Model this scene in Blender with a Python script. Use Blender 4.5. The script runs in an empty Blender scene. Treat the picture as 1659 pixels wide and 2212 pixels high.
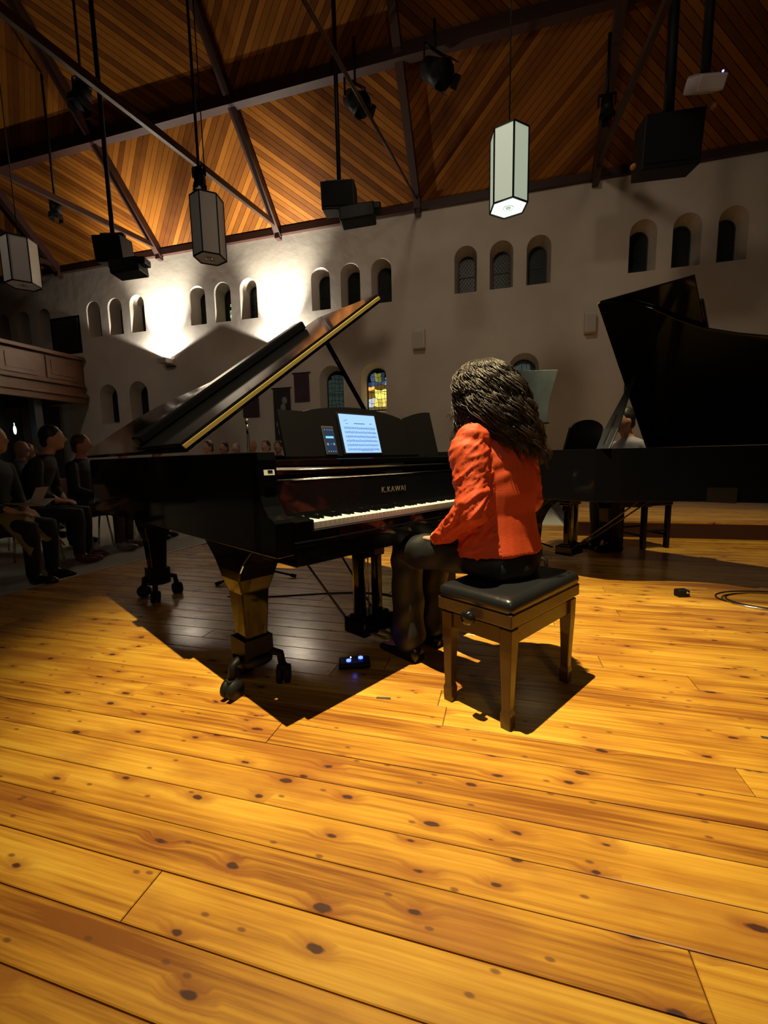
import bpy, bmesh, math, random
from math import sin, cos, pi, radians, sqrt
from mathutils import Vector, Matrix, noise
R = random.Random(7)
SC = bpy.context.scene
COL = SC.collection

# ------------------------------------------------------------------ camera
PITCH, ROLL, YAW, FPX = radians(7.2), radians(1.21), radians(15.5), 930.0
def camera():
    f = Vector((0, cos(PITCH), -sin(PITCH))); r = Vector((1, 0, 0)); d = f.cross(r)
    r2 = cos(ROLL) * r + sin(ROLL) * d; d2 = -sin(ROLL) * r + cos(ROLL) * d
    Z = Matrix.Rotation(YAW, 3, 'Z'); f, r2, d2 = Z @ f, Z @ r2, Z @ d2
    c = bpy.data.cameras.new('camera'); o = bpy.data.objects.new('camera', c); COL.objects.link(o)
    m = Matrix((r2, -d2, -f)).transposed().to_4x4(); m.translation = (0, 0, 1.0); o.matrix_world = m
    c.sensor_fit = 'VERTICAL'; c.sensor_height = 24; c.lens = FPX / 2212 * 24; c.clip_start = 0.02; c.clip_end = 100
    SC.camera = o
camera()

# ------------------------------------------------------------------ world, exposure, lights
w = bpy.data.worlds.new('hall_air'); SC.world = w; w.use_nodes = True
w.node_tree.nodes['Background'].inputs[0].default_value = (0.55, 0.62, 0.7, 1)
w.node_tree.nodes['Background'].inputs[1].default_value = 0.004
vs = SC.view_settings
vs.view_transform = 'Standard'; vs.look = 'None'; vs.exposure = 0.0; vs.gamma = 1.0; vs.use_curve_mapping = False

def lamp(kind, name, loc, target, power, color, size=0.05, angle=None, blend=0.3, sizey=None):
    l = bpy.data.lights.new(name, kind); o = bpy.data.objects.new(name, l); COL.objects.link(o)
    o.location = loc; l.energy = power; l.color = color
    if target is not None:
        o.rotation_euler = (Vector(target) - Vector(loc)).to_track_quat('-Z', 'Y').to_euler()
    if kind == 'SPOT':
        l.spot_size = radians(angle); l.spot_blend = blend; l.shadow_soft_size = size
    elif kind == 'AREA':
        l.size = size
        if sizey: l.shape = 'RECTANGLE'; l.size_y = sizey
    else: l.shadow_soft_size = size
    return o
WARM = (1.0, 0.80, 0.42)
# stage spotlights in the roof
lamp('SPOT', 'spot_over_piano', (-0.72, 1.22, 5.6), (-0.40, 2.50, 0), 2850, WARM, 0.022, 52, 1.0)
lamp('SPOT', 'spot_over_stage', (1.7, 3.9, 5.6), (1.7, 5.0, 0), 620, WARM, 0.04, 58, 0.7)
lamp('SPOT', 'spot_from_hall', (-4.2, -2.5, 5.2), (0.0, 2.2, 1.0), 45, (1, 0.95, 0.88), 0.10, 26, 0.8)
# added fill behind the camera, standing in for light bounced off the stage
lamp('SPOT', 'fill_behind_camera', (2.0, -3.5, 5.2), (1.2, 9.0, 2.6), 150, (1, 0.84, 0.66), 0.30, 100, 0.8)
# added unseen lamps that brighten the long wall
lamp('SPOT', 'wall_fill', (-1.0, 2.6, 6.9), (-.2, 9.0, 2.0), 185, (1, 0.79, 0.58), 0.30, 100, 1.0)
lamp('SPOT', 'wall_fill_west', (-8.0, 2.8, 6.6), (-8.4, 9.0, 1.8), 80, (1, 0.84, 0.68), 0.30, 90, 1.0)
# uplighters in the two wall sconces
for x in (-7.79, -4.75):
    z0 = 3.47
    lamp('SPOT', 'sconce_wide_uplight', (x, 8.87, z0), (x, 8.87, z0 + 2), 230, (1, 0.93, 0.80), 0.03, 139, 0.15)
    lamp('SPOT', 'sconce_narrow_uplight', (x, 8.72, z0), (x, 9.10, z0 + 2.0), 1150, (1, 0.93, 0.76), 0.03, 72, 0.9)

# ------------------------------------------------------------------ materials
MATS = {}
def nt(name):
    m = bpy.data.materials.new(name); m.use_nodes = True; MATS[name] = m
    t = m.node_tree; return m, t, t.nodes['Principled BSDF']
def mat(name, col, rough=0.5, metal=0, coat=0, spec=None, emit=None, es=0, noise_amt=0.0, noise_scale=8, bump=0.0, bump_scale=40):
    if name in MATS: return MATS[name]
    m, t, b = nt(name)
    b.inputs['Base Color'].default_value = (*col, 1); b.inputs['Roughness'].default_value = rough
    b.inputs['Metallic'].default_value = metal; b.inputs['Coat Weight'].default_value = coat
    b.inputs['Coat Roughness'].default_value = 0.05
    if spec is not None: b.inputs['Specular IOR Level'].default_value = spec
    if emit: b.inputs['Emission Color'].default_value = (*emit, 1); b.inputs['Emission Strength'].default_value = es
    N, L = t.nodes, t.links
    tc = N.new('ShaderNodeTexCoord')
    if noise_amt:
        n = N.new('ShaderNodeTexNoise'); n.inputs['Scale'].default_value = noise_scale; n.inputs['Detail'].default_value = 5
        L.new(tc.outputs['Object'], n.inputs['Vector'])
        r = N.new('ShaderNodeMapRange'); r.inputs[3].default_value = 1 - noise_amt; r.inputs[4].default_value = 1 + noise_amt
        L.new(n.outputs[0], r.inputs[0])
        x = N.new('ShaderNodeVectorMath'); x.operation = 'SCALE'; x.inputs[0].default_value = col
        L.new(r.outputs[0], x.inputs['Scale']); L.new(x.outputs[0], b.inputs['Base Color'])
    if bump:
        n = N.new('ShaderNodeTexNoise'); n.inputs['Scale'].default_value = bump_scale; n.inputs['Detail'].default_value = 4
        L.new(tc.outputs['Object'], n.inputs['Vector'])
        bp = N.new('ShaderNodeBump'); bp.inputs['Strength'].default_value = bump; bp.inputs['Distance'].default_value = 0.01
        L.new(n.outputs[0], bp.inputs['Height']); L.new(bp.outputs[0], b.inputs['Normal'])
    return m

def wood_floor():
    m, t, b = nt('pine_floor'); N, L = t.nodes, t.links
    geo = N.new('ShaderNodeNewGeometry'); oi = N.new('ShaderNodeObjectInfo')
    def math_(op, a, bb=None, cl=False):
        n = N.new('ShaderNodeMath'); n.operation = op; n.use_clamp = cl
        for i, v in enumerate((a, bb)):
            if v is None: continue
            if hasattr(v, 'links'): L.new(v, n.inputs[i])
            else: n.inputs[i].default_value = v
        return n.outputs[0]
    off = N.new('ShaderNodeCombineXYZ'); L.new(math_('MULTIPLY', oi.outputs['Random'], 57.0), off.inputs[0]); L.new(math_('MULTIPLY', oi.outputs['Random'], 13.0), off.inputs[2])
    add = N.new('ShaderNodeVectorMath'); add.operation = 'ADD'; L.new(geo.outputs['Position'], add.inputs[0]); L.new(off.outputs[0], add.inputs[1])
    def scaled(v, s):
        n = N.new('ShaderNodeVectorMath'); n.operation = 'MULTIPLY'; L.new(v, n.inputs[0]); n.inputs[1].default_value = s; return n.outputs[0]
    # knots
    vo = N.new('ShaderNodeTexVoronoi'); vo.voronoi_dimensions = '2D'; vo.inputs['Scale'].default_value = 1
    L.new(scaled(add.outputs[0], (4.2, 10.5, 0)), vo.inputs['Vector'])
    sepc = N.new('ShaderNodeSeparateColor'); L.new(vo.outputs['Color'], sepc.inputs[0])
    wob = N.new('ShaderNodeTexNoise'); wob.inputs['Scale'].default_value = 26; L.new(add.outputs[0], wob.inputs['Vector'])
    dist = math_('ADD', vo.outputs['Distance'], math_('MULTIPLY', math_('SUBTRACT', wob.outputs[0], 0.5), 0.16))
    size = math_('MULTIPLY', math_('MAXIMUM', math_('SUBTRACT', sepc.outputs[0], 0.50), 0), 0.135)   # radius by cell
    def ramp(v, a, bb):
        r = N.new('ShaderNodeMapRange'); r.interpolation_type = 'SMOOTHSTEP'
        L.new(v, r.inputs[0]); r.inputs[1].default_value = a; r.inputs[2].default_value = bb; return r.outputs[0]
    core = math_('SUBTRACT', 1.0, ramp(math_('SUBTRACT', dist, size), 0.0, 0.045), True)
    core = math_('MULTIPLY', core, math_('GREATER_THAN', size, 0.012))
    halo = math_('MULTIPLY', math_('SUBTRACT', 1.0, ramp(math_('SUBTRACT', dist, size), 0.0, 0.30), True), math_('GREATER_THAN', size, 0.012))
    # grain, bent around knots
    warp = N.new('ShaderNodeVectorMath'); warp.operation = 'ADD'
    wv = N.new('ShaderNodeCombineXYZ'); L.new(math_('MULTIPLY', halo, 0.016), wv.inputs[1])
    L.new(add.outputs[0], warp.inputs[0]); L.new(wv.outputs[0], warp.inputs[1])
    g1 = N.new('ShaderNodeTexNoise'); g1.inputs['Scale'].default_value = 1; g1.inputs['Detail'].default_value = 6; g1.inputs['Roughness'].default_value = .6
    L.new(scaled(warp.outputs[0], (2.0, 75, 1)), g1.inputs['Vector'])
    g2 = N.new('ShaderNodeTexNoise'); g2.inputs['Scale'].default_value = 1; g2.inputs['Detail'].default_value = 3
    L.new(scaled(warp.outputs[0], (0.9, 9, 1)), g2.inputs['Vector'])
    g3 = N.new('ShaderNodeTexNoise'); g3.inputs['Scale'].default_value = 2.3; L.new(add.outputs[0], g3.inputs['Vector'])
    gr = math_('ADD', math_('MULTIPLY', g1.outputs[0], .45), math_('ADD', math_('MULTIPLY', g2.outputs[0], .4), math_('MULTIPLY', g3.outputs[0], .15)))
    gr = math_('ADD', gr, math_('MULTIPLY', math_('SUBTRACT', oi.outputs['Random'], 0.5), 0.10))
    cr = N.new('ShaderNodeValToRGB'); L.new(gr, cr.inputs[0]); e = cr.color_ramp.elements
    e[0].position = .36; e[0].color = (.26, .085, .010, 1); e[1].position = .64; e[1].color = (.82, .49, .062, 1)
    k = e.new(.5); k.color = (.62, .30, .030, 1)
    def mix(f, a, c):
        n = N.new('ShaderNodeMix'); n.data_type = 'RGBA'; L.new(f, n.inputs[0]); L.new(a, n.inputs[6]); n.inputs[7].default_value = (*c, 1); return n.outputs[2]
    bl = N.new('ShaderNodeTexNoise'); bl.inputs['Scale'].default_value = 1; bl.inputs['Detail'].default_value = 4; L.new(scaled(add.outputs[0], (2.2, 6, 1)), bl.inputs['Vector'])
    c = mix(math_('MULTIPLY', ramp(bl.outputs[0], .50, .68), .55), cr.outputs[0], (.36, .125, .022))
    vn = N.new('ShaderNodeTexVoronoi'); vn.voronoi_dimensions = '2D'; vn.inputs['Scale'].default_value = 1; L.new(scaled(add.outputs[0], (9, 20, 0)), vn.inputs['Vector'])
    sc2 = N.new('ShaderNodeSeparateColor'); L.new(vn.outputs['Color'], sc2.inputs[0])
    pin = math_('MULTIPLY', math_('SUBTRACT', 1.0, ramp(vn.outputs['Distance'], .05, .13), True), math_('GREATER_THAN', sc2.outputs[1], .80))
    c = mix(math_('MULTIPLY', halo, .60), c, (.30, .085, .018))
    c = mix(math_('MULTIPLY', pin, .75), c, (.14, .05, .02))
    c = mix(math_('MULTIPLY', core, .93), c, (.055, .02, .015))
    L.new(c, b.inputs['Base Color'])
    b.inputs['Roughness'].default_value = .5
    b.inputs['Specular IOR Level'].default_value = .35
    b.inputs['Coat Weight'].default_value = 1.0; b.inputs['Coat Roughness'].default_value = .20
    L.new(math_('ADD', .13, math_('MULTIPLY', g3.outputs[0], .14)), b.inputs['Coat Roughness'])
    bp = N.new('ShaderNodeBump'); bp.inputs['Strength'].default_value = .22; bp.inputs['Distance'].default_value = .003
    bn = N.new('ShaderNodeTexNoise'); bn.inputs['Scale'].default_value = 1; bn.inputs['Detail'].default_value = 2
    L.new(scaled(add.outputs[0], (7, 16, 1)), bn.inputs['Vector']); L.new(bn.outputs[0], bp.inputs['Height'])
    L.new(bp.outputs[0], b.inputs['Coat Normal']); L.new(bp.outputs[0], b.inputs['Normal'])
    return m
def wood_ceiling():
    m, t, b = nt('cedar_boards'); N, L = t.nodes, t.links
    geo = N.new('ShaderNodeNewGeometry'); oi = N.new('ShaderNodeObjectInfo'); at = N.new('ShaderNodeAttribute'); at.attribute_name = 'tint'
    n = N.new('ShaderNodeTexNoise'); n.inputs['Scale'].default_value = 5; n.inputs['Detail'].default_value = 5; L.new(geo.outputs['Position'], n.inputs['Vector'])
    a = N.new('ShaderNodeMath'); a.operation = 'MULTIPLY_ADD'; L.new(at.outputs['Fac'], a.inputs[0]); a.inputs[1].default_value = .75
    s = N.new('ShaderNodeMath'); s.operation = 'MULTIPLY'; L.new(n.outputs[0], s.inputs[0]); s.inputs[1].default_value = .3; L.new(s.outputs[0], a.inputs[2])
    cr = N.new('ShaderNodeValToRGB'); L.new(a.outputs[0], cr.inputs[0]); e = cr.color_ramp.elements
    e[0].position = 0.05; e[0].color = (.085, .022, .003, 1); e[1].position = .95; e[1].color = (.33, .115, .014, 1)
    L.new(cr.outputs[0], b.inputs['Base Color']); b.inputs['Roughness'].default_value = .6; b.inputs['Specular IOR Level'].default_value = .12
    return m
def plaster():
    m, t, b = nt('cream_plaster'); N, L = t.nodes, t.links
    geo = N.new('ShaderNodeNewGeometry')
    n = N.new('ShaderNodeTexNoise'); n.inputs['Scale'].default_value = .8; n.inputs['Detail'].default_value = 7; L.new(geo.outputs['Position'], n.inputs['Vector'])
    cr = N.new('ShaderNodeValToRGB'); L.new(n.outputs[0], cr.inputs[0]); e = cr.color_ramp.elements
    e[0].position = .35; e[0].color = (.60, .53, .45, 1); e[1].position = .62; e[1].color = (.72, .65, .56, 1)
    L.new(cr.outputs[0], b.inputs['Base Color']); b.inputs['Roughness'].default_value = .85
    n2 = N.new('ShaderNodeTexNoise'); n2.inputs['Scale'].default_value = 1.7; n2.inputs['Detail'].default_value = 6; L.new(geo.outputs['Position'], n2.inputs['Vector'])
    bp = N.new('ShaderNodeBump'); bp.inputs['Strength'].default_value = .3; bp.inputs['Distance'].default_value = .04; L.new(n2.outputs[0], bp.inputs['Height']); L.new(bp.outputs[0], b.inputs['Normal'])
    return m
FLOOR, CEDAR, PLASTER = wood_floor(), wood_ceiling(), plaster()
BLACK = mat('piano_lacquer', (.004, .004, .005), .07, 0, 0, .24)
SATIN = mat('satin_black', (.0045, .0045, .005), .4, 0, 0, .25)
BRASS = mat('brass', (.85, .68, .22), .42, .85)
IVORY = mat('white_key_top', (.88, .88, .84), .25)
KEYWOOD = mat('key_slip_wood', (.30, .17, .10), .4)
BEAM = mat('dark_stained_beam', (.04, .014, .009), .5, noise_amt=.3)
TIMBER = mat('gallery_oak', (.16, .065, .025), .45, noise_amt=.35, noise_scale=5)
FIX = mat('black_metal_housing', (.004, .004, .0045), .55, 0, 0, .25)
CHROME = mat('chrome', (.8, .8, .82), .15, 1)
SKIN = mat('skin', (.62, .36, .25), .5)
RUBBER = mat('rubber', (.008, .008, .008), .6, 0, 0, .3)
GREY_CARPET = mat('grey_hall_carpet', (.52, .54, .48), .95, noise_amt=.25, noise_scale=60)

# ------------------------------------------------------------------ mesh helpers
class MB:
    def __init__(s): s.v = []; s.f = []; s.mi = []; s.cur = 0; s.smooth = []; s.sm = False
    def add(s, vs, fs):
        o = len(s.v); s.v += [tuple(v) for v in vs]
        for f in fs: s.f.append([i + o for i in f]); s.mi.append(s.cur); s.smooth.append(s.sm)
        return s
    def box(s, c, d, m=None):
        x, y, z = d[0] / 2, d[1] / 2, d[2] / 2
        vs = [Vector((sx * x, sy * y, sz * z)) for sz in (-1, 1) for sy in (-1, 1) for sx in (-1, 1)]
        if m is not None: vs = [m @ v for v in vs]
        vs = [v + Vector(c) for v in vs]
        return s.add(vs, [(0, 2, 3, 1), (4, 5, 7, 6), (0, 1, 5, 4), (2, 6, 7, 3), (0, 4, 6, 2), (1, 3, 7, 5)])
    def bar(s, a, b, w, h=None, up=(0, 0, 1)):
        a, b = Vector(a), Vector(b); h = h or w; d = b - a; L = d.length; d.normalize(); u = Vector(up)
        if abs(d.dot(u)) > .98: u = Vector((0, 1, 0))
        x = d.cross(u).normalized(); z = x.cross(d)
        m = Matrix((x, d, z)).transposed(); return s.box((a + b) / 2, (w, L, h), m)
    def tube(s, pts, r, n=8, cap=True, rr=None):
        pts = [Vector(p) for p in pts]; sm = s.sm; s.sm = True; rings = []
        up = None
        for i, p in enumerate(pts):
            d = (pts[min(i + 1, len(pts) - 1)] - pts[max(i - 1, 0)]).normalized()
            if up is None:
                up = Vector((0, 0, 1)) if abs(d.z) < .9 else Vector((1, 0, 0))
            x = d.cross(up); 
            if x.length < 1e-5: x = d.cross(Vector((0, 1, 0)))
            x.normalize(); up = x.cross(d).normalized()
            q = rr[i] if rr else r
            rings.append([p + (x * cos(2 * pi * k / n) + up * sin(2 * pi * k / n)) * q for k in range(n)])
        s.loft(rings, cap); s.sm = sm; return s
    def loft(s, rings, cap=True):
        n = len(rings[0]); vs = [v for r in rings for v in r]; fs = []
        for i in range(len(rings) - 1):
            for k in range(n):
                fs.append((i * n + k, i * n + (k + 1) % n, (i + 1) * n + (k + 1) % n, (i + 1) * n + k))
        if cap: fs.append(tuple(reversed(range(n)))); fs.append(tuple((len(rings) - 1) * n + k for k in range(n)))
        return s.add(vs, fs)
    def prism(s, poly, a, b, M=lambda x, y, z: (x, y, z)):
        """poly in (x,y), extruded between z=a and z=b; M maps the three numbers to a point"""
        n = len(poly); vs = [M(x, y, a) for x, y in poly] + [M(x, y, b) for x, y in poly]
        fs = [tuple(reversed(range(n))), tuple(range(n, 2 * n))] + [(i, (i + 1) % n, n + (i + 1) % n, n + i) for i in range(n)]
        return s.add(vs, fs)
    def cyl(s, a, b, r, n=16, r2=None):
        return s.tube([a, b], r, n, True, [r, r if r2 is None else r2])
    def ell(s, c, r, m=None, nu=16, nv=10):
        sm = s.sm; s.sm = True; rings = []
        for i in range(1, nv):
            t = pi * i / nv; ring = []
            for k in range(nu):
                p = Vector((r[0] * sin(t) * cos(2 * pi * k / nu), r[1] * sin(t) * sin(2 * pi * k / nu), -r[2] * cos(t)))
                if m is not None: p = m @ p
                ring.append(p + Vector(c))
            rings.append(ring)
        s.loft(rings, True); s.sm = sm; return s
    def mesh(s, name, mats):
        me = bpy.data.meshes.new(name); me.from_pydata(s.v, [], s.f)
        for m in (mats if isinstance(mats, (list, tuple)) else [mats]): me.materials.append(m)
        me.polygons.foreach_set('material_index', s.mi); me.polygons.foreach_set('use_smooth', s.smooth); me.update()
        bm = bmesh.new(); bm.from_mesh(me); bmesh.ops.recalc_face_normals(bm, faces=bm.faces); bm.to_mesh(me); bm.free()
        return me
    def build(s, name, mats, parent=None, bevel=0, **kw):
        me = s.mesh(name, mats); o = bpy.data.objects.new(name, me); COL.objects.link(o)
        if parent: o.parent = parent
        if bevel:
            b = o.modifiers.new('bevel', 'BEVEL'); b.width = bevel; b.segments = 2; b.limit_method = 'ANGLE'; b.angle_limit = radians(40)
        return tag(o, **kw)
def tag(o, label=None, cat=None, group=None, kind=None):
    if label: o['label'] = label
    if cat: o['category'] = cat
    if group: o['group'] = group
    if kind: o['kind'] = kind
    return o
def empty(name, loc=(0, 0, 0), rz=0, label=None, cat=None, group=None, kind=None):
    o = bpy.data.objects.new(name, None); COL.objects.link(o); o.location = loc; o.rotation_euler = (0, 0, rz); o.empty_display_size = .1
    return tag(o, label, cat, group, kind)
def kids(o): return [c for c in list(COL.objects) if c.parent == o]
def copy_tree(o, parent=None, cm=None):
    cm = cm or {}
    c = o.copy(); COL.objects.link(c); c.parent = parent
    for ch in [x for x in bpy.data.objects if x.parent == o]: copy_tree(ch, c)
    return c
def fused(mb, name, mats, parent, voxel=.008, smooth=4, sfac=.6, assign=None, disp=None, loc=None, **kw):
    """union of overlapping closed shapes into one continuous surface"""
    me = mb.mesh(name + '_raw', []); o = bpy.data.objects.new(name + '_raw', me); COL.objects.link(o)
    r = o.modifiers.new('r', 'REMESH'); r.mode = 'VOXEL'; r.voxel_size = voxel
    s = o.modifiers.new('s', 'SMOOTH'); s.iterations = smooth; s.factor = sfac
    dg = bpy.context.evaluated_depsgraph_get(); dg.update()
    new = bpy.data.meshes.new_from_object(o.evaluated_get(dg)); new.name = name
    bpy.data.objects.remove(o); bpy.data.meshes.remove(me)
    new.materials.clear()
    for m in (mats if isinstance(mats, (list, tuple)) else [mats]): new.materials.append(m)
    if disp:
        nrm = [v.normal.copy() for v in new.vertices]
        for v, n in zip(new.vertices, nrm): v.co += n * disp(v.co)
    for p in new.polygons:
        p.use_smooth = True; p.material_index = assign(p.center) if assign else 0
    new.update()
    q = bpy.data.objects.new(name, new); COL.objects.link(q)
    if parent: q.parent = parent
    return tag(q, **kw)
def lerp(a, b, t): return a + (b - a) * t

# ------------------------------------------------------------------ the floor
EDGE_A, EDGE_B = (-4.15, -1.2), (-3.30, 6.2)        # stage edge towards the audience
def edge_x(y): return EDGE_A[0] + (EDGE_B[0] - EDGE_A[0]) * (y - EDGE_A[1]) / (EDGE_B[1] - EDGE_A[1])
floor = empty('floor', kind='structure')
PW = .1232; STEP_Y = 5.65
row = 0; y = .638 - 14 * PW
joint_at = {14: [-4.2, -.80, 1.9], 15: [-2.5, .375, 3.4], 13: [-3.0, .2, 2.8]}
while y < 6.4:
    y1 = y + PW
    xs = joint_at.get(row)
    if xs is None:
        xs = []; x = -6 + R.uniform(0, 3)
        while x < 7: xs.append(x); x += R.uniform(2.2, 4.2)
    xe = 6.5 if y < STEP_Y - .05 else .9
    cuts = [-9] + sorted(xs) + [99]
    for a, b in zip(cuts[:-1], cuts[1:]):
        b = min(b, xe); 
        L0, L1 = max(a, edge_x(y)), max(a, edge_x(y1))
        if b - L0 < .1: continue
        g = .0013; dz = R.uniform(-.0006, .0006)
        poly = [(L0 + g, y + g), (b - g, y + g), (b - g, y1 - g), (L1 + g, y1 - g)]
        ins = .0022
        top = [(poly[0][0] + ins, poly[0][1] + ins), (poly[1][0] - ins, poly[1][1] + ins), (poly[2][0] - ins, poly[2][1] - ins), (poly[3][0] + ins, poly[3][1] - ins)]
        m = MB(); m.loft([[(px, py, -.022) for px, py in poly], [(px, py, -.002 + dz) for px, py in poly], [(px, py, dz) for px, py in top]])
        m.build('plank', FLOOR, floor)
    y = y1; row += 1
MB().box((1.2, 2.6, -.05), (10.8, 8.0, .05)).build('subfloor', mat('dark_subfloor', (.02, .012, .008), .9), floor)
# raised platform at the back
plat = empty('platform', kind='structure')
MB().box((3.9, STEP_Y + .012, .085), (6.0, .024, .166)).build('riser', mat('dark_riser', (.05, .016, .012), .5), plat)
y = STEP_Y
while y < 8.9:
    y1 = y + .14; x = .9
    while x < 6.9:
        b = min(6.9, x + R.uniform(1.8, 3.2))
        MB().box(((x + b) / 2, (y + y1) / 2, .18), (b - x - .003, .137, .02)).build('plank', FLOOR, plat); x = b
    y = y1
MB().box((3.9, 7.3, .085), (6.0, 3.2, .16)).build('platform_base', SATIN, plat)
# hall floor for the audience, and the edge strip
MB().box((-6.4, 3.5, -.03), (16, 13.0, .04)).build('floor_hall', GREY_CARPET, kind='structure')
bpy.data.objects['floor_hall'].location.z = .005 - .02
m = MB(); m.bar((EDGE_A[0] - .02, EDGE_A[1], -.004), (EDGE_B[0] - .02, EDGE_B[1], -.004), .03, .02); m.bar((EDGE_B[0], EDGE_B[1] + .02, -.004), (.9, 6.44, -.004), .03, .02)
m.build('trim_1', mat('pale_edge_strip', (.55, .52, .46), .4), kind='structure')
m = MB(); m.bar((EDGE_A[0] - .012, EDGE_A[1], -.05), (EDGE_B[0] - .012, EDGE_B[1], -.05), .02, .09)
m.build('trim_2', mat('stage_fascia', (.10, .05, .03), .6), kind='structure')

# ------------------------------------------------------------------ long wall with arched windows
WY, WT = 9.0, .42
def arch(cx, zb, zt, wd, n=10):
    r = wd / 2; zs = zt - r
    return [(cx - r, zb), (cx + r, zb)] + [(cx + r * cos(pi * i / n), zs + r * sin(pi * i / n)) for i in range(n + 1)]
UP = []
for g, base in enumerate((-9.26, -6.20, -3.12, -.08, 2.98)):
    for j in (-1, 0, 1): UP.append((base + .67 * j, 4.16, 5.02))
for j in (0, 1, 2): UP.append((-13.0 + .72 * j, 4.16, 5.02))
for j in (-1, 0, 1): UP.append((6.05 + .67 * j, 4.16, 5.02))
LOW = [(-9.71, 2.0, 2.99), (-8.77, 2.0, 3.01), (-3.62, 1.95, 3.0), (-2.67, 1.95, 2.99), (.36, 1.95, 2.94), (2.4, 1.95, 2.95)]
wall = MB().box((-4.0, WY + WT / 2, 2.9), (26, WT, 5.9)).build('wall_north', PLASTER, kind='structure')
cut = MB()
def cutter(cx, zb, zt, wf, wb, off=0):
    a = arch(cx, zb, zt, wf); b = arch(cx + off, zb + .08, zt - .06, wb)
    cut.loft([[(x, WY - .02, z) for x, z in a], [(x, WY, z) for x, z in a], [(x, WY + WT - .06, z) for x, z in b], [(x, WY + WT + .05, z) for x, z in b]])
for cx, zb, zt in UP: cutter(cx, zb, zt, .43, .34)
for cx, zb, zt in LOW: cutter(cx, zb, zt, .56, .48)
cutme = cut.mesh('cut', PLASTER); co = bpy.data.objects.new('cut', cutme); COL.objects.link(co)
bm_ = wall.modifiers.new('b', 'BOOLEAN'); bm_.operation = 'DIFFERENCE'; bm_.object = co; bm_.solver = 'EXACT'
dg = bpy.context.evaluated_depsgraph_get(); dg.update()
wm = bpy.data.meshes.new_from_object(wall.evaluated_get(dg)); wall.modifiers.clear(); wall.data = wm; bpy.data.objects.remove(co)
LEADM = mat('window_lead', (.03, .03, .03), .6)
def glassmat(name, col, e): return mat(name, col, .4, 0, 0, .3, emit=col, es=e, noise_amt=.3, noise_scale=9)
NIGHT = mat('night_glass', (.012, .02, .016), .35, 0, 0, .3, noise_amt=.4)
def window(i, cx, zb, zt, wb, kind):
    w = empty('window_%d' % i, (cx, WY + WT - .06, zb), kind='structure')
    h = zt - zb; a = arch(0, .08, h - .06, wb)
    MB().prism(a, .0, .012, lambda x, z, y: (x, y, z)).build('pane', NIGHT, w)
    n = len(a); inner = arch(0, .10, h - .08, wb - .045)
    fr = MB(); fr.add([(x, -.03, z) for x, z in a] + [(x, -.03, z) for x, z in inner] + [(x, 0, z) for x, z in a] + [(x, 0, z) for x, z in inner],
        [(k, (k + 1) % n, n + (k + 1) % n, n + k) for k in range(n)] + [(n + k, n + (k + 1) % n, 3 * n + (k + 1) % n, 3 * n + k) for k in range(n)] + [(k, (k + 1) % n, 2 * n + (k + 1) % n, 2 * n + k) for k in range(n)])
    fr.build('window_frame', LEADM, w)
    ld = MB(); s = .085
    zs = h - .06 - wb / 2
    def inside(x, z):
        if z < .08: return False
        if z < zs: return abs(x) < wb / 2
        return x * x + (z - zs) ** 2 < (wb / 2) ** 2
    for sgn in (1, -1):
        c = -2.0
        while c < 2.5:
            run = None
            for q in range(0, 61):
                x = -wb / 2 + wb * q / 60; z = sgn * x * 1.3 + c
                if inside(x, z):
                    if run is None: run = [(x, z), (x, z)]
                    run[1] = (x, z)
            if run and run[0] != run[1]: ld.bar((run[0][0], -.004, run[0][1]), (run[1][0], -.004, run[1][1]), .006, .006)
            c += s
    ld.bar((-wb / 2, -.008, .08 + (h - .14) * .45), (wb / 2, -.008, .08 + (h - .14) * .45), .014, .012)
    ld.build('leading', LEADM, w)
    if kind:
        nxx, nzz = kind[0], kind[1]; RW = random.Random(i * 3 + 1); P = {}
        for a_ in range(nxx + 1):
            for b_ in range(nzz + 1): P[a_, b_] = (-wb / 2 + wb * a_ / nxx + (RW.uniform(-.3, .3) * wb / nxx if 0 < a_ < nxx else 0), .08 + (h - .14) * b_ / nzz + (RW.uniform(-.3, .3) * (h - .14) / nzz if 0 < b_ < nzz else 0))
        for a_ in range(nxx):
            for b_ in range(nzz):
                q = [P[a_, b_], P[a_ + 1, b_], P[a_ + 1, b_ + 1], P[a_, b_ + 1]]; cx_ = sum(p[0] for p in q) / 4; cz_ = sum(p[1] for p in q) / 4
                if not all(inside(p[0] * .97, min(p[1], h - .06) * .995 + .001) for p in q): continue
                r = kind[2](cx_ / wb * 2, cz_ / h, RW)
                if r is None: continue
                col, e = r; q = [(cx_ + (p[0] - cx_) * .88, cz_ + (p[1] - cz_) * .90) for p in q]
                MB().prism(q, -.002, -.008, lambda x, z, y: (x, y, z)).build('glass_piece', glassmat('stained_%d_%d' % (int(sum((k_ + 1) * c_ for k_, c_ in enumerate(col)) * 500), int(e * 100)), col, e), w)
YEL, BLU, ORG, WHT, GRN = (.75, .62, .12), (.12, .22, .55), (.9, .28, .05), (.55, .62, .70), (.45, .55, .28)
KIND = {}
def saint(u, v, r):
    if v > .62:
        if abs(u) < .30 and .66 < v < .93: return (.40, .42, .06), round(r.uniform(.25, .6), 1)
        if u > .6: return WHT, .5
        return BLU, round(r.choice([.1, .2, .3]), 1)
    if .50 < v <= .62: return (ORG, 2.2) if r.random() < .35 else ((.35, .22, .05), .2)
    if .34 < v <= .50: return (YEL, 1.6) if u > -.2 else ((.4, .25, .05), .3)
    if v > .12: return (YEL, round(r.choice([.7, 1.2]), 1)) if u > -.35 else (WHT, .9)
    return (.3, .25, .1), .3
KIND['L3'] = (6, 10, saint)
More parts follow.
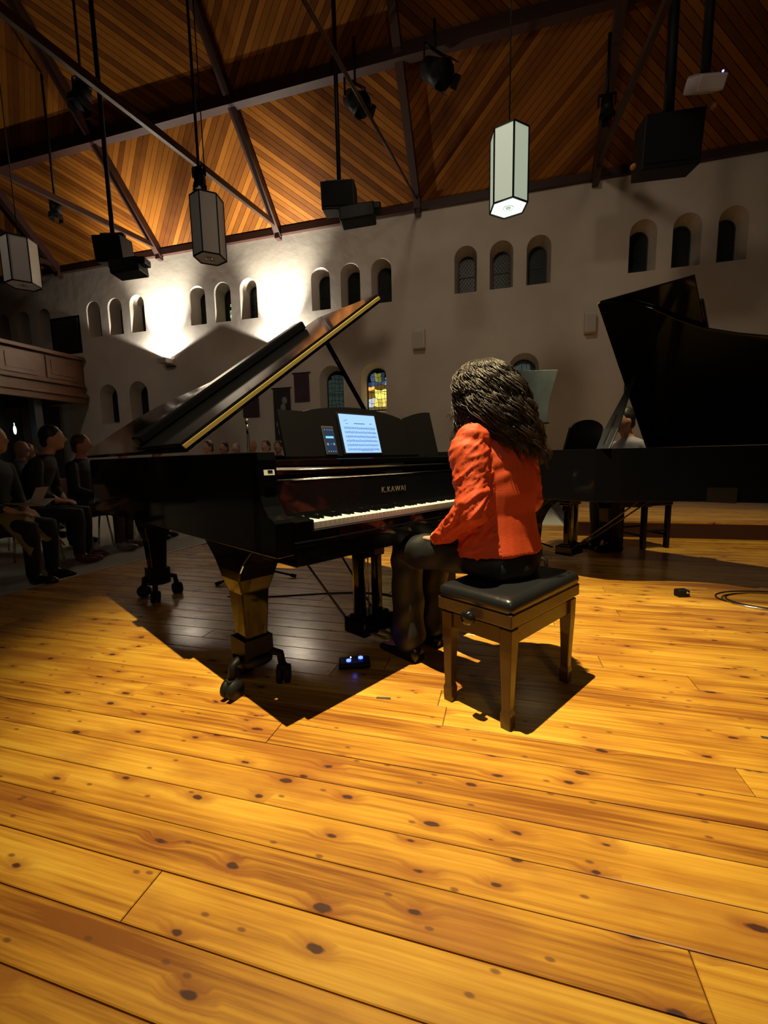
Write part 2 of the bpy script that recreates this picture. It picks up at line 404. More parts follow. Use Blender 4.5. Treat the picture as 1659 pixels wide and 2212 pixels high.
KIND['L2'] = (5, 10, lambda u, v, r: ((.10, .17, .15), .10))
KIND['L4'] = (5, 9, lambda u, v, r: ((.16, .25, .25), .12 if v > .5 else .2))
KIND['U4'] = (6, 12, lambda u, v, r: (GRN, round(r.choice([.4, .8, 1.1]), 1)) if u > -.3 and v < .62 and r.random() < (.85 if v < .45 else .4) else None)
KIND['U2'] = (6, 12, lambda u, v, r: (GRN, round(r.choice([.2, .4]), 1)) if u > .2 and v < .5 and r.random() < .6 else None)
n = 1
for i, (cx, zb, zt) in enumerate(UP): window(n, cx, zb, zt, .34, KIND.get('U%d' % i)); n += 1
for i, (cx, zb, zt) in enumerate(LOW): window(n, cx, zb, zt, .48, KIND.get('L%d' % i)); n += 1
MB().box((-10.88, WY + .03, 4.28), (.98, .06, .92)).box((-10.88, WY - .005, 4.28), (.86, .03, .8)).build('door_1', mat('dark_gallery_door', (.02, .012, .009), .5), kind='structure')
MB().box((-17.0, 3.5, 3), (.3, 13, 6.4)).build('wall_west', PLASTER, kind='structure')
MB().box((9.0, 3.5, 3), (.3, 13, 6.4)).build('wall_east', mat('dark_panelling', (.06, .03, .02), .7), kind='structure')

# ------------------------------------------------------------------ roof: boards, rafters, purlins
EZ, SL = 5.86, .95
def roof(x, s, off=0):          # s metres up the slope from the eaves; off = below the boards
    c, q = 1 / sqrt(1 + SL * SL), SL / sqrt(1 + SL * SL)
    return (x, WY - s * c - off * q, EZ + s * q - off * c)
ceiling = empty('ceiling', kind='structure')
def clip(poly, f):
    out = []
    for i in range(len(poly)):
        a, b = poly[i], poly[(i + 1) % len(poly)]; fa, fb = f(a), f(b)
        if fa >= 0: out.append(a)
        if (fa >= 0) != (fb >= 0):
            t = fa / (fa - fb); out.append((a[0] + (b[0] - a[0]) * t, a[1] + (b[1] - a[1]) * t))
    return out
RX = [-13.85, -10.80, -7.75, -4.68, -1.66, 1.50, 4.60, 7.7]
S1 = (WY - 7.47) * sqrt(1 + SL * SL); SP = [0, S1, 2 * S1 + .1, 3 * S1 + .3, 9.6]
BW = .094; nparts = 0
for lv in range(4):
    stuff = MB(); tints = []
    for bi in range(len(RX) - 1):
        x0, x1, s0, s1 = RX[bi], RX[bi + 1], SP[lv], SP[lv + 1]
        sg = 1 if (bi + lv) % 2 == 0 else -1            # direction of the boards in this panel
        ang = radians(42); d = (cos(ang) * sg, sin(ang)); nrm = (-d[1], d[0])
        cs = [x * nrm[0] + s * nrm[1] for x in (x0, x1) for s in (s0, s1)]
        c = min(cs)
        while c < max(cs):
            mid = (nrm[0] * (c + BW / 2), nrm[1] * (c + BW / 2)); hw = BW / 2 - .0035; L = 12
            cc = ((x0 + x1) / 2, (s0 + s1) / 2); tt = cc[0] * d[0] + cc[1] * d[1]
            p = [(mid[0] + d[0] * (tt + a) + nrm[0] * b, mid[1] + d[1] * (tt + a) + nrm[1] * b) for a, b in ((-L, -hw), (L, -hw), (L, hw), (-L, hw))]
            for f in (lambda q: q[0] - x0, lambda q: x1 - q[0], lambda q: q[1] - s0, lambda q: s1 - q[1]): 
                if len(p) > 2: p = clip(p, f)
            c += BW
            if len(p) < 3: continue
            as_part = lv == 0 and 1 <= bi <= 5
            mb = MB() if as_part else stuff
            k0 = len(mb.f); mb.prism(p, 0, .014, lambda x, s, o: roof(x, s, o))
            tv = R.random()
            if as_part:
                o = mb.build('ceiling_board', CEDAR, ceiling); a = o.data.attributes.new('tint', 'FLOAT', 'POINT')
                for q in a.data: q.value = tv
            else: tints += [tv] * (2 * len(p))
    if stuff.v:
        o = stuff.build('ceiling_boarding', CEDAR, ceiling, kind='stuff'); a = o.data.attributes.new('tint', 'FLOAT', 'POINT')
        for q, tv in zip(a.data, tints): q.value = tv
m = MB(); m.add([roof(-17, -.4, -.03), roof(9, -.4, -.03), roof(9, 9.7, -.03), roof(-17, 9.7, -.03)] + [roof(-17, -.4, -.10), roof(9, -.4, -.10), roof(9, 9.7, -.10), roof(-17, 9.7, -.10)],
    [(0, 1, 2, 3), (7, 6, 5, 4), (0, 4, 5, 1), (1, 5, 6, 2), (2, 6, 7, 3), (3, 7, 4, 0)]); m.build('roof_deck', BEAM, ceiling)
for x in RX[:-1]:
    m = MB(); m.bar(roof(x, -.05, .09), roof(x, 9.6, .09), .13, .18, up=(0, .7, 1))
    m.bar((x, WY - .09, EZ + .12), (x, WY - .09, 5.66), .10, .14); m.build('rafter', BEAM, ceiling)
for s in SP[1:4]:
    m = MB(); m.bar(roof(-17, s, .10), roof(9, s, .10), .20, .16, up=(0, 1, 0)); m.build('purlin', BEAM, ceiling)
m = MB(); m.box((-4, WY - .04, EZ - .03), (26, .10, .13)); m.build('wall_plate', BEAM, ceiling)
for x, ye, ze in ((-10.8, 3.6, 5.5), (-7.753, 3.6, 5.45), (-4.685, 3.65, 5.33), (-1.656, 3.75, 4.80), (1.50, 4.0, 5.2)):
    m = MB()
    if x == -1.656: m.cyl((x, WY - .12, 5.90), (x, ye, ze), .022, 8); m.cyl((x, ye, ze), (x, -1.0, ze - .9), .022, 8)
    else: m.bar((x, WY - .12, 5.92), (x, ye, ze), .06, .10); m.bar((x, ye, ze), (x, -1.0, ze - .35), .06, .10)
    m.build('tie_beam', BEAM, ceiling)

# ------------------------------------------------------------------ gallery at the far left
gal = empty('gallery', (-10.38, 0, 0), label='carved wooden gallery front crossing the hall below the far left windows', cat='gallery')
m = MB(); m.box((-.06, 4.5, 3.14), (.06, 8.9, .86)); m.box((-.02, 4.5, 3.64), (.20, 8.9, .09)); m.box((0, 4.5, 2.72), (.16, 8.9, .10)); m.box((-.02, 4.5, 2.60), (.10, 8.9, .16)); m.box((0.0, 4.5, 2.95), (.09, 8.9, .04)); m.build('gallery_front', TIMBER, gal, bevel=.01)
for k in range(9): MB().box((-.015, 8.4 - k * 1.0, 3.30), (.03, .78, .50)).box((-.002, 8.4 - k * 1.0, 3.30), (.03, .56, .32)).build('front_panel', TIMBER, gal)
MB().box((-3.2, 4.5, 2.62), (6.2, 8.8, .12)).build('gallery_deck', BEAM, gal)
for k in range(4): MB().box((-.35, 7.9 - k * 2.2, 1.25), (.18, .18, 2.62)).build('gallery_post', mat('grey_post', (.08, .08, .09), .6), gal)
for k in range(5):
    m = MB(); yy = 8.4 - k * 1.25; m.box((-.9, yy, 1.22), (.06, .95, 2.55)); m.build('glazed_screen_panel', mat('dark_screen', (.02, .022, .025), .15, noise_amt=.5), gal)
m = MB(); m.ell((0, 0, 0), (.03, .03, .10)); m.cyl((0, 0, .1), (0, 0, .16), .008, 6)
m.build('hanging_lamp', mat('cool_lamp_glow', (.6, .75, .75), .4, emit=(.5, .8, .75), es=3.0), None, label='tiny pale lamp glowing in the dark space under the gallery', cat='lamp')
bpy.data.objects['hanging_lamp'].location = (-10.75, 7.4, 1.80)

# ------------------------------------------------------------------ lanterns
GLASS_OFF = mat('lantern_panel', (.72, .68, .62), .5, emit=(.72, .68, .62), es=.012)  # faint glow in unlit panels stands for light falling on them
GLASS_ON = mat('lantern_panel_lit', (.75, .80, .70), .5, emit=(.70, .86, .66), es=.36)
GLASS_BOT = mat('lantern_bottom_lit', (.8, .9, .78), .5, emit=(.75, .95, .78), es=1.1)
def lantern(loc, h, r, label, lit=False, rz=0, top=8.0):
    t = empty('pendant_lantern', loc, rz, label, 'lantern', 'hexagonal lanterns hung in a row')
    hexp = [(r * cos(pi / 3 * k), r * sin(pi / 3 * k)) for k in range(6)]
    for k in range(6):
        a, b = Vector((*hexp[k], 0)), Vector((*hexp[(k + 1) % 6], 0)); m = MB(); c = (a + b) / 2; d = (b - a).normalized(); nn = Vector((d.y, -d.x, 0))
        m.bar(a * .985, b * .985, .006, .006)
        m = MB(); M = Matrix((d, nn, Vector((0, 0, 1)))).transposed(); m.box(c * .985, ((b - a).length * .97, .006, h), M); m.build('glass_panel', GLASS_ON if lit else GLASS_OFF, t)
    f = MB()
    for k in range(6):
        a, b = hexp[k], hexp[(k + 1) % 6]
        f.bar((*a, -h / 2), (*a, h / 2), .016)
        for z in (-h / 2, h / 2): f.bar((a[0], a[1], z), (b[0], b[1], z), .016)
    f.build('lantern_frame', FIX, t)
    MB().prism([(x * .97, y * .97) for x, y in hexp], -h / 2 + .004, -h / 2 + .010).build('bottom_diffuser', GLASS_BOT if lit else GLASS_OFF, t)
    m = MB(); m.tube([(.06 * cos(q * pi / 8), .06 * sin(q * pi / 8), -h / 2 - .002) for q in range(17)], .004, 6); m.cyl((0, 0, -h / 2 - .004), (0, 0, -h / 2 + .003), .03, 12); m.build('bottom_ring', CHROME if not lit else mat('ring_grey', (.3, .33, .3), .5), t)
    m = MB(); m.cyl((0, 0, h / 2), (0, 0, h / 2 + .05), .02, 8); m.cyl((0, 0, h / 2), (0, 0, top - loc[2]), .008, 6)
    for k in (0, 2, 4): m.cyl((0, 0, h / 2 + .10), (hexp[k][0], hexp[k][1], h / 2), .004, 5)
    m.build('suspension_rod', FIX, t)
    MB().prism([(x * .8, y * .8) for x, y in hexp], h / 2 - .01, h / 2).build('top_plate', FIX, t)
    return t
def roof_z(y): return EZ + SL * (WY - y) - .05
lantern((-7.30, 5.42, 4.13), .66, .235, 'unlit hexagonal lantern nearest the gallery, leftmost of the hanging lanterns', rz=.35 + .52, top=roof_z(5.42))
lantern((-4.14, 5.78, 4.32), .80, .225, 'unlit hexagonal lantern hanging in front of the lit ceiling boards', rz=.2 + .52, top=roof_z(5.78))
lantern((.02, 5.78, 4.33), .80, .225, 'glowing hexagonal lantern, the only lit one, hanging before the plain wall', True, rz=.3 + .45, top=roof_z(5.78))
lamp('POINT', 'lantern_bulb', (.02, 5.78, 3.80), None, 2.2, (.8, 1, .8), .08)

# ------------------------------------------------------------------ hanging loudspeakers and stage lights
def speaker_cluster(loc, label, rz, top, wide=.42, extra=True, tilt=.15):
    t = empty('hanging_loudspeaker', loc, rz, label, 'loudspeaker', 'black loudspeakers on ceiling poles')
    Rm = Matrix.Rotation(tilt, 3, 'X')
    MB().box((0, 0, 0), (wide, .34, .36), Rm).build('cabinet', FIX, t, bevel=.012)
    MB().box((0, -.178, -.01), (wide * .9, .012, .31), Rm).build('grille', mat('speaker_grille', (.006, .007, .007), .8, 0, 0, .2), t)
    if extra: MB().box((wide * .55, -.05, -.27), (wide * 1.05, .30, .20), Matrix.Rotation(-.1, 3, 'Y')).box((wide * 1.1, -.08, -.2), (.16, .2, .1)).build('monitor_box', FIX, t, bevel=.02)
    MB().cyl((0, 0, .1), (0, 0, top - loc[2]), .032, 10).build('drop_pole', FIX, t)
    MB().box((0, 0, .22), (wide * .8, .08, .06)).box((wide * .4, 0, .14), (.03, .06, .2)).box((-wide * .4, 0, .14), (.03, .06, .2)).build('yoke', FIX, t)
speaker_cluster((-5.72, 5.65, 4.18), 'black loudspeaker on a tall pole between the two unlit lanterns on the left', .25, roof_z(5.65))
speaker_cluster((-2.42, 6.6, 4.86), 'black loudspeaker on a tall pole just right of the brightly lit boards', .2, roof_z(6.6), .50)
t = empty('hanging_loudspeaker', (1.96, 6.8, 4.86), .1, 'large square black loudspeaker hung before the roof edge above the far piano', 'loudspeaker', 'black loudspeakers on ceiling poles')
MB().box((0, 0, 0), (.68, .36, .60), Matrix.Rotation(.12, 3, 'X')).build('cabinet', FIX, t, bevel=.015)
MB().box((0, -.19, 0), (.6, .01, .52), Matrix.Rotation(.12, 3, 'X')).build('grille', mat('speaker_grille', (.006, .007, .007), .8, 0, 0, .2), t)
MB().cyl((0, 0, .2), (0, 0, roof_z(6.8) - 4.86), .06, 10).build('drop_pole', FIX, t)
for p in ((-.42, -.1, -.24), (.46, -.1, .33)): MB().ell(p, (.035, .05, .03)).build('amber_clamp', mat('amber_plastic', (.5, .22, .08), .5), t)
t = empty('white_projector', (2.20, 6.39, 5.22), .2, 'white box projector on a ceiling pole at top right', 'projector')
MB().box((0, 0, 0), (.30, .34, .15), Matrix.Rotation(.55, 3, 'X')).build('projector_body', mat('white_plastic', (.55, .5, .52), .5), t, bevel=.02)
MB().box((0, .04, .10), (.27, .20, .06), Matrix.Rotation(.55, 3, 'X')).build('rear_cover', mat('grey_plastic', (.3, .28, .28), .5), t, bevel=.01)
MB().cyl((0, 0, .1), (0, 0, roof_z(6.39) - 5.22), .05, 10).build('drop_pole', FIX, t)
MB().ell((.13, -.1, .05), (.012, .012, .012)).build('status_light', mat('blue_led', (.2, .2, 1), .4, emit=(.3, .25, 1), es=3), t)
def stage_light(loc, label, aim=(0, -1, -1), s=1.0, pole=True):
    t = empty('stage_light', loc, 0, label, 'stage light', 'black stage lights under the roof')
    a = Vector(aim).normalized(); m = MB(); m.cyl(-a * .20 * s, a * .20 * s, .13 * s, 14, .15 * s); m.build('lamp_housing', FIX, t)
    m = MB(); m.cyl(a * .20 * s, a * .23 * s, .165 * s, 14, .17 * s); m.build('rim_ring', FIX, t)
    m = MB(); x = a.cross(Vector((0, 0, 1))).normalized(); m.bar(x * .19 * s, x * .19 * s + Vector((0, 0, .26 * s)), .02, .04); m.bar(-x * .19 * s, -x * .19 * s + Vector((0, 0, .26 * s)), .02, .04); m.bar(x * .19 * s + Vector((0, 0, .26 * s)), -x * .19 * s + Vector((0, 0, .26 * s)), .04, .02)
    top = roof_z(loc[1]) - loc[2]; m.cyl((0, 0, .25 * s), (0, 0, top), .02, 8); m.build('yoke', FIX, t)
    for k in range(4):
        th = k * pi / 2; u = x.cross(a); c = a * .24 * s + (x * cos(th) + u * sin(th)) * .17 * s; m = MB(); m.box(c + a * .06 * s, (.16 * s, .005, .16 * s), Matrix((x * -sin(th) + u * cos(th), x * cos(th) + u * sin(th), a)).transposed()); m.build('barn_door', FIX, t)
stage_light((-2.33, 7.22, 6.60), 'black stage light where the middle pole crosses the purlin', (.6, -.5, -.7), 1.0)
stage_light((-1.07, 7.26, 6.77), 'black stage light on the purlin right of the third rafter', (.6, -.5, -.7), 1.1)
stage_light((1.41, 7.71, 6.08), 'small black stage light on the rafter left of the square loudspeaker', (0, -.2, -1), .6)
stage_light((-6.72, 6.3, 7.05), 'black stage light high at upper left where two beams cross', (0, -.3, -1), .9)
stage_light((-4.27, 5.83, 5.06), 'slim cylindrical spotlight just above the middle lantern', (0, -.02, -1), .5)
stage_light((-8.08, 6.75, 5.74), 'small dark spotlight above the far left loudspeaker', (0, -.1, -1), .6)

# ------------------------------------------------------------------ things on the wall
def sconce(x, z, label):
    t = empty('wall_uplighter', (x, WY, z), 0, label, 'wall light', 'wall uplighters')
    gm = mat('sconce_body', (.5, .47, .42), .5)
    m = MB(); m.box((0, -.006, -.02), (.20, .012, .18)); m.box((-.12, -.12, -.05), (.012, .24, .10)); m.box((.12, -.12, -.05), (.012, .24, .10)); m.box((0, -.24, -.05), (.252, .012, .10)); m.box((0, -.12, -.10), (.24, .24, .012)); m.build('housing', gm, t)
    MB().cyl((0, -.12, -.094), (0, -.12, -.06), .04, 12).build('lamp', mat('sconce_bulb', (1, .95, .8), .4, emit=(1, .93, .8), es=25), t)
sconce(-7.79, 3.44, 'lit uplighter on the wall throwing a bright beam left of the middle windows')
sconce(-4.75, 3.46, 'lit uplighter on the wall whose beam rises behind the piano lid')
t = empty('wall_fitting', (-7.72, WY, 3.28), 0, 'small dark wall fitting with a chrome tip below the left uplighter', 'wall fitting')
MB().box((0, -.02, 0), (.25, .04, .03)).build('bar', BEAM, t); MB().ell((-.16, -.05, 0), (.05, .03, .02)).build('chrome_tip', CHROME, t)
for x, z, w_, l_ in ((-1.66, 3.35, .24, 'white box speaker on the plain wall above the pianist'), (1.49, 3.36, .18, 'narrow white box speaker on the wall left of the far piano lid')):
    t = empty('wall_speaker', (x, WY, z), 0, l_, 'wall speaker', 'white wall speakers')
    MB().box((0, -.09, 0), (w_, .14, .36)).build('cabinet', mat('cream_box', (.66, .60, .55), .6), t, bevel=.01)
    MB().box((0, -.01, -.02), (.08, .03, .1)).build('bracket', FIX, t)
    MB().box((0, -.163, -.02), (w_ * .8, .006, .28)).build('grille', mat('cream_grille', (.55, .50, .46), .8), t)
def hanging(loc, w_, h, label, col, col2=None, cat='banner'):
    t = empty('wall_banner', loc, 0, label, cat)
    MB().box((0, -.02, 0), (w_, .015, h)).build('cloth', mat(label[:20], col, .8, noise_amt=.6, noise_scale=3), t)
    MB().cyl((-w_ / 2 - .04, -.02, h / 2), (w_ / 2 + .04, -.02, h / 2), .012, 8).build('rod', FIX, t)
    if col2:
        for k in range(7): MB().ell((R.uniform(-w_ * .3, w_ * .3), -.03, R.uniform(-h * .42, h * .3)), (.07, .004, .09), None, 9, 6).build('pale_patch', mat(label[:16] + 'p', col2, .8), t)
hanging((-5.62, WY, 2.30), .42, .62, 'dark purple cloth banner on the wall behind the microphone', (.05, .03, .04))
hanging((-4.82, WY, 2.02), .42, 1.15, 'tall black and white picture banner left of the music desk', (.03, .028, .03), (.30, .30, .30))
hanging((-4.32, WY, 2.58), .36, .62, 'small purple banner right of the tall picture banner', (.07, .04, .055))

# ------------------------------------------------------------------ grand piano
def outline(n=8):
    pts = [(1.39, .09), (1.39, .74), (1.355, .88), (1.25, 1.02), (1.11, 1.16), (.99, 1.31), (.90, 1.48), (.82, 1.67), (.74, 1.88), (.665, 2.08), (.60, 2.28), (.545, 2.45), (.46, 2.59), (.32, 2.70), (.13, 2.75), (-.06, 2.73), (-.15, 2.65), (-.17, 2.52), (-.17, .09)]
    return pts
def inset(pts, d):
    out = []
    for i, p in enumerate(pts):
        a = Vector(pts[max(i - 1, 0)]); b = Vector(pts[min(i + 1, len(pts) - 1)]); t = (b - a).normalized(); nrm = Vector((-t.y, t.x))
        out.append((p[0] + nrm.x * d, p[1] + nrm.y * d))
    return out
def text_mesh(cu, mt):
    t = bpy.data.objects.new('tmp', cu); COL.objects.link(t); dg = bpy.context.evaluated_depsgraph_get(); dg.update()
    me = bpy.data.meshes.new_from_object(t.evaluated_get(dg)); me.materials.clear(); me.materials.append(mt); nm = cu.name
    bpy.data.objects.remove(t); o = bpy.data.objects.new(nm, me); COL.objects.link(o); return o
def grand_piano(origin, rz, phi, label, brand=True, wide_prop=False, near=True):
    P = empty('grand_piano', (*origin, 0), rz, label, 'piano', 'the two black concert grand pianos')
    ZB, ZT = .65, 1.03
    O = outline(); I = inset(O, .055); n = len(O); N2 = 2 * n
    m = MB(); ring = O + I[::-1]
    quads = [(i, i + 1, N2 - 2 - i, N2 - 1 - i) for i in range(n - 1)]
    vs = [(x, y, ZB) for x, y in ring] + [(x, y, ZT) for x, y in ring]
    fs = [tuple(q) for q in quads] + [tuple(N2 + k for k in q) for q in quads] + [(i, (i + 1) % N2, N2 + (i + 1) % N2, N2 + i) for i in range(N2)]
    m.add(vs, fs)
    for x0, x1 in ((-.17, -.095), (1.315, 1.39)):
        prof = [(.10, ZB - .0), (-.01, ZB), (-.01, .775), (.0, .787), (.035, .80), (.062, .83), (.078, .87), (.082, 1.0), (.09, ZT), (.14, ZT), (.14, ZB)]
        m.prism(prof[1:], x0, x1, lambda y, z, x: (x, y, z))
    m.build('case', BLACK, P, bevel=.004)
    I2 = [p for p in inset(O, .075) if p[1] > .55]; I2 = [(1.30, .5)] + I2[1:-1] + [(-.09, .5)]
    MB().prism(I2, .86, .88).build('soundboard', mat('soundboard_spruce', (.35, .2, .08), .5), P)
    MB().prism(I2, .93, .945).build('iron_frame', mat('gold_iron_frame', (.30, .20, .07), .35, .8), P)
    m = MB()
    for a, b in (((-.1, .5), (1.3, .5)), ((.05, .6), (.1, 2.5)), ((.55, .55), (.45, 2.2)), ((1.0, .55), (.85, 1.6))): m.bar((*a, .70), (*b, .70), .09, .10)
    m.build('underside_beam', SATIN, P)
    # key bed, slip, blocks
    MB().box((.61, .24, .648), (1.41, .51, .09)).build('key_bed', BLACK, P, bevel=.004)
    MB().box((.61, -.018, .712), (1.26, .018, .044)).build('key_slip', BLACK, P)
    MB().box((.61, -.022, .690), (1.42, .022, .020)).build('slip_moulding', BLACK, P, bevel=.004)
    for x in (-.05, 1.27): MB().box((x, .045, .737), (.088, .125, .078)).build('key_block', BLACK, P, bevel=.006)
    wk = 1.222 / 52
    wm_ = MB().box((0, .09, .748), (wk - .0012, .18, .026)); wm_ = wm_.mesh('white_key', IVORY)
    bmk = MB().loft([[(-.005, .055, .760), (.005, .055, .760), (.005, .15, .760), (-.005, .15, .760)], [(-.004, .062, .773), (.004, .062, .773), (.004, .15, .773), (-.004, .15, .773)]]).mesh('black_key', BLACK)
    for i in range(52):
        o = bpy.data.objects.new('white_key', wm_); COL.objects.link(o); o.parent = P; o.location = ((i + .5) * wk, 0, 0)
        if (i + 5) % 7 in (0, 1, 3, 4, 5) and i < 51:       # A0 first
            pass
    for i in range(51):
        if 'ABCDEFG'[i % 7] in 'ACDFG':
            o = bpy.data.objects.new('black_key', bmk); COL.objects.link(o); o.parent = P; o.location = ((i + 1) * wk, 0, 0)
    # fallboard, moulding lines, shelf
    fb = MB(); fb.prism([(.183, .755), (.190, .915), (.235, .915), (.225, .755)], -.09, 1.31, lambda y, z, x: (x, y, z)); fb = fb.build('fallboard', BLACK, P, bevel=.003)
    MB().cyl((-.085, .192, .917), (1.305, .192, .917), .0035, 8).build('fallboard_hinge', CHROME, P)
    if brand:
        cu = bpy.data.curves.new('brand_lettering', 'FONT'); cu.body = 'K.KAWAI'; cu.size = .040; cu.extrude = .0006; cu.align_x = 'CENTER'; cu.space_character = 1.15
        o = text_mesh(cu, mat('dull_brass_letters', (.22, .19, .13), .5, .6)); o.parent = fb
        o.location = (.655, .1852, .826); o.rotation_euler = (radians(87.5), 0, 0)
    MB().box((.61, .275, .944), (1.40, .10, .022)).build('top_rail', BLACK, P, bevel=.004)
    MB().cyl((-.085, .222, .956), (1.305, .222, .956), .003, 6).build('rail_bead', CHROME, P)
    MB().box((.61, .50, .985), (1.46, .42, .03)).build('music_shelf', BLACK, P, bevel=.004)
    # music desk: curved top board leaning back
    def desk(x0, x1, prof, name):
        mm = MB(); N = len(prof); front = []
        def pt(x, h, dy): return (x, .40 + h * .27 + dy, 1.003 + h)
        vs = [pt(x, 0, 0) for x, h in prof] + [pt(x, h, 0) for x, h in prof] + [pt(x, 0, .018) for x, h in prof] + [pt(x, h, .018) for x, h in prof]
        fs = []
        for k in range(N - 1):
            fs += [(k, k + 1, N + k + 1, N + k), (2 * N + k + 1, 2 * N + k, 3 * N + k, 3 * N + k + 1), (N + k, N + k + 1, 3 * N + k + 1, 3 * N + k), (k, 2 * N + k, 2 * N + k + 1, k + 1)]
        fs += [(0, N, 3 * N, 2 * N), (N - 1, 3 * N - 1, 4 * N - 1, 2 * N - 1)]
        mm.add(vs, fs); return mm.build(name, SATIN, P)
    d1 = [(.16 + .90 * k / 18, .232 + .040 * sin(pi * min(1, max(0, (k - 3) / 14))) ** .8 - (.02 if k > 17 else 0)) for k in range(19)]
    if wide_prop: d1 = [(.30 + .62 * k / 16, .215 + .075 * sin(pi * k / 16) ** .55) for k in range(17)]
    desk(.16, 1.06, d1, 'music_desk')
    d2 = [(1.055 + .27 * k / 8, .235 + .050 * sin(pi / 2 * k / 8)) for k in range(9)]
    if not wide_prop: desk(1.05, 1.3, d2, 'music_desk_wing')
    MB().box((.61, .385, 1.008), (.92, .05, .012)).build('desk_ledge', BLACK, P)
    # lid
    cph, sph = cos(phi), sin(phi)
    def LP(wd, b, h): return (-.17 + wd * cph - h * sph, b, 1.05 + wd * sph + h * cph)
    lo = [(x + .17, y) for x, y in inset(O, -.015)]
    lo = [(1.575, .68)] + [(max(x, -.015), y) for x, y in lo[1:-1]] + [(-.015, .68)]
    lid = MB().prism(lo, 0, .022, lambda x, y, h: LP(x, y, h)).build('lid', BLACK, P, bevel=.004)
    MB().prism([(-.015, .685), (1.575, .685), (1.575, 1.30), (-.015, 1.30)], .030, .050, lambda x, y, h: LP(x, y, h)).build('folded_front_lid', BLACK, P, bevel=.004)
    MB().prism([(.0, 1.20), (1.36, 1.20), (1.36, 1.31), (.0, 1.31)], .050, .105, lambda x, y, h: LP(x, y, h)).build('front_lid_lip', BLACK, P, bevel=.012)
    MB().prism([(-.01, .672), (1.57, .672), (1.57, .686), (-.01, .686)], .018, .036, lambda x, y, h: LP(x, y, h)).build('brass_lid_hinge', BRASS, P)
    # prop stick
    b0 = Vector((1.33, .86 if not wide_prop else .92, 1.03)); b1 = Vector(LP(1.22, .92, 0)) if not wide_prop else Vector(LP(.86, .78, 0))
    if wide_prop:
        mm = MB(); ax = (b1 - b0); s = Vector((0, 1, 0)); q = []
        for t_, w_ in ((0, .045), (.25, .05), (.6, .03), (1, .014)):
            c = b0 + ax * t_; q.append([c - s * w_ + Vector((-.01, 0, 0)), c + s * w_ + Vector((-.01, 0, 0)), c + s * w_ + Vector((.01, 0, 0)), c - s * w_ + Vector((.01, 0, 0))])
        mm.loft(q); mm.build('lid_prop', mat('prop_gloss', (.04, .045, .055), .22, .5), P, bevel=.003)
        mm = MB(); mm.bar(b0 + ax * .05 + Vector((.014, 0, 0)), b0 + ax * .42 + Vector((.014, 0, 0)), .018, .006); mm.build('prop_slot', CHROME, P)
    else: MB().bar(b0, b1, .028, .02).build('lid_prop', BLACK, P, bevel=.003)
    # legs on three-armed caster trucks
    def leg(x, y, rot):
        L = MB(); prof = [(.205, .050), (.30, .056), (.44, .064), (.465, .072), (.505, .084), (.545, .105), (.58, .135), (.615, .18), (.652, .23)]
        L.loft([[(x + sx * min(r, .088), y + sy * r * .95, z) for sx, sy in ((-1, -1), (1, -1), (1, 1), (-1, 1))] for z, r in prof]); L = L.build('leg', BLACK, P, bevel=.006)
        q = MB(); q.box((x, y, .19), (.135, .125, .085)); q.cyl((x, y, .115), (x, y, .15), .085, 18)
        for k in range(3):
            a = rot + k * 2 * pi / 3; d = Vector((cos(a), sin(a), 0)); c = Vector((x, y, 0))
            q.tube([c + d * .05 + Vector((0, 0, .135)), c + d * .09 + Vector((0, 0, .15)), c + d * .12 + Vector((0, 0, .14)), c + d * .128 + Vector((0, 0, .085))], .018, 8)
        q.build('caster_truck', FIX, L, bevel=0)
        for k in range(3):
            a = rot + k * 2 * pi / 3; d = Vector((cos(a), sin(a), 0)); c = Vector((x, y, 0)) + d * .132; s = Vector((-d.y, d.x, 0)) if k != 1 else d
            wv = MB(); 
            for e in (-1, 1): wv.cyl(c + s * (e * .017 - .011) + Vector((0, 0, .042)), c + s * (e * .017 + .011) + Vector((0, 0, .042)), .041, 16)
            wv.box(c + Vector((0, 0, .075)), (.04, .04, .02)); wv.build('caster', RUBBER, L)
        MB().box((x, y - .063, .535), (.11, .01, .05)).build('leg_lock_plate', SATIN, L)
    leg(-.078, .385, radians(198)); leg(1.30, .36, radians(100)); leg(.08, 2.06, radians(242))
    # lyre
    m = MB(); m.box((.60, .33, .585), (.30, .13, .07)); m.box((.60, .33, .545), (.24, .10, .04)); m.box((.60, .33, .50), (.20, .05, .06))
    for x in (.535, .665): m.box((x, .34, .335), (.042, .05, .43))
    m.box((.60, .335, .105), (.235, .16, .085)); m.box((.60, .335, .15), (.20, .11, .03)); ly = m.build('pedal_lyre', BLACK, P, bevel=.008)
    m = MB()
    for x in (.515, .60, .625): m.cyl((x, .365, .14), (x, .365, .60), .004, 6)
    m.build('trap_rod', BRASS, ly)
    for x in (.54, .60, .66): MB().box((x, .215, .075), (.024, .12, .008)).ell((x, .155, .075), (.018, .028, .006)).build('pedal', BRASS, ly)
    for x in (.50, .70): MB().cyl((x, .40, .12), (x + (-.06 if x < .6 else .06), 1.0, .64), .0065, 8).build('lyre_brace', mat('dull_rod', (.15, .13, .10), .35, .8), ly)
    return P
P1 = grand_piano((-.694, 1.49), radians(90 - 28.8), radians(36.3), 'black concert grand piano played by the woman in orange, lid folded open')
P2 = grand_piano((.677, 5.0), radians(90 - 214.5), radians(43.5), 'second black grand piano behind and to the right, seen from its open lid side', brand=False, wide_prop=True)
s = empty('paper_sticker', (0, 0, 0), 0, 'white square sticker with a black square on the near piano cheek', 'sticker')
s.parent = None; M1 = Matrix.Translation((-.694, 1.49, 0)) @ Matrix.Rotation(radians(61.2), 4, 'Z')
def p1(a, b, z): return M1 @ Vector((a, b, z))
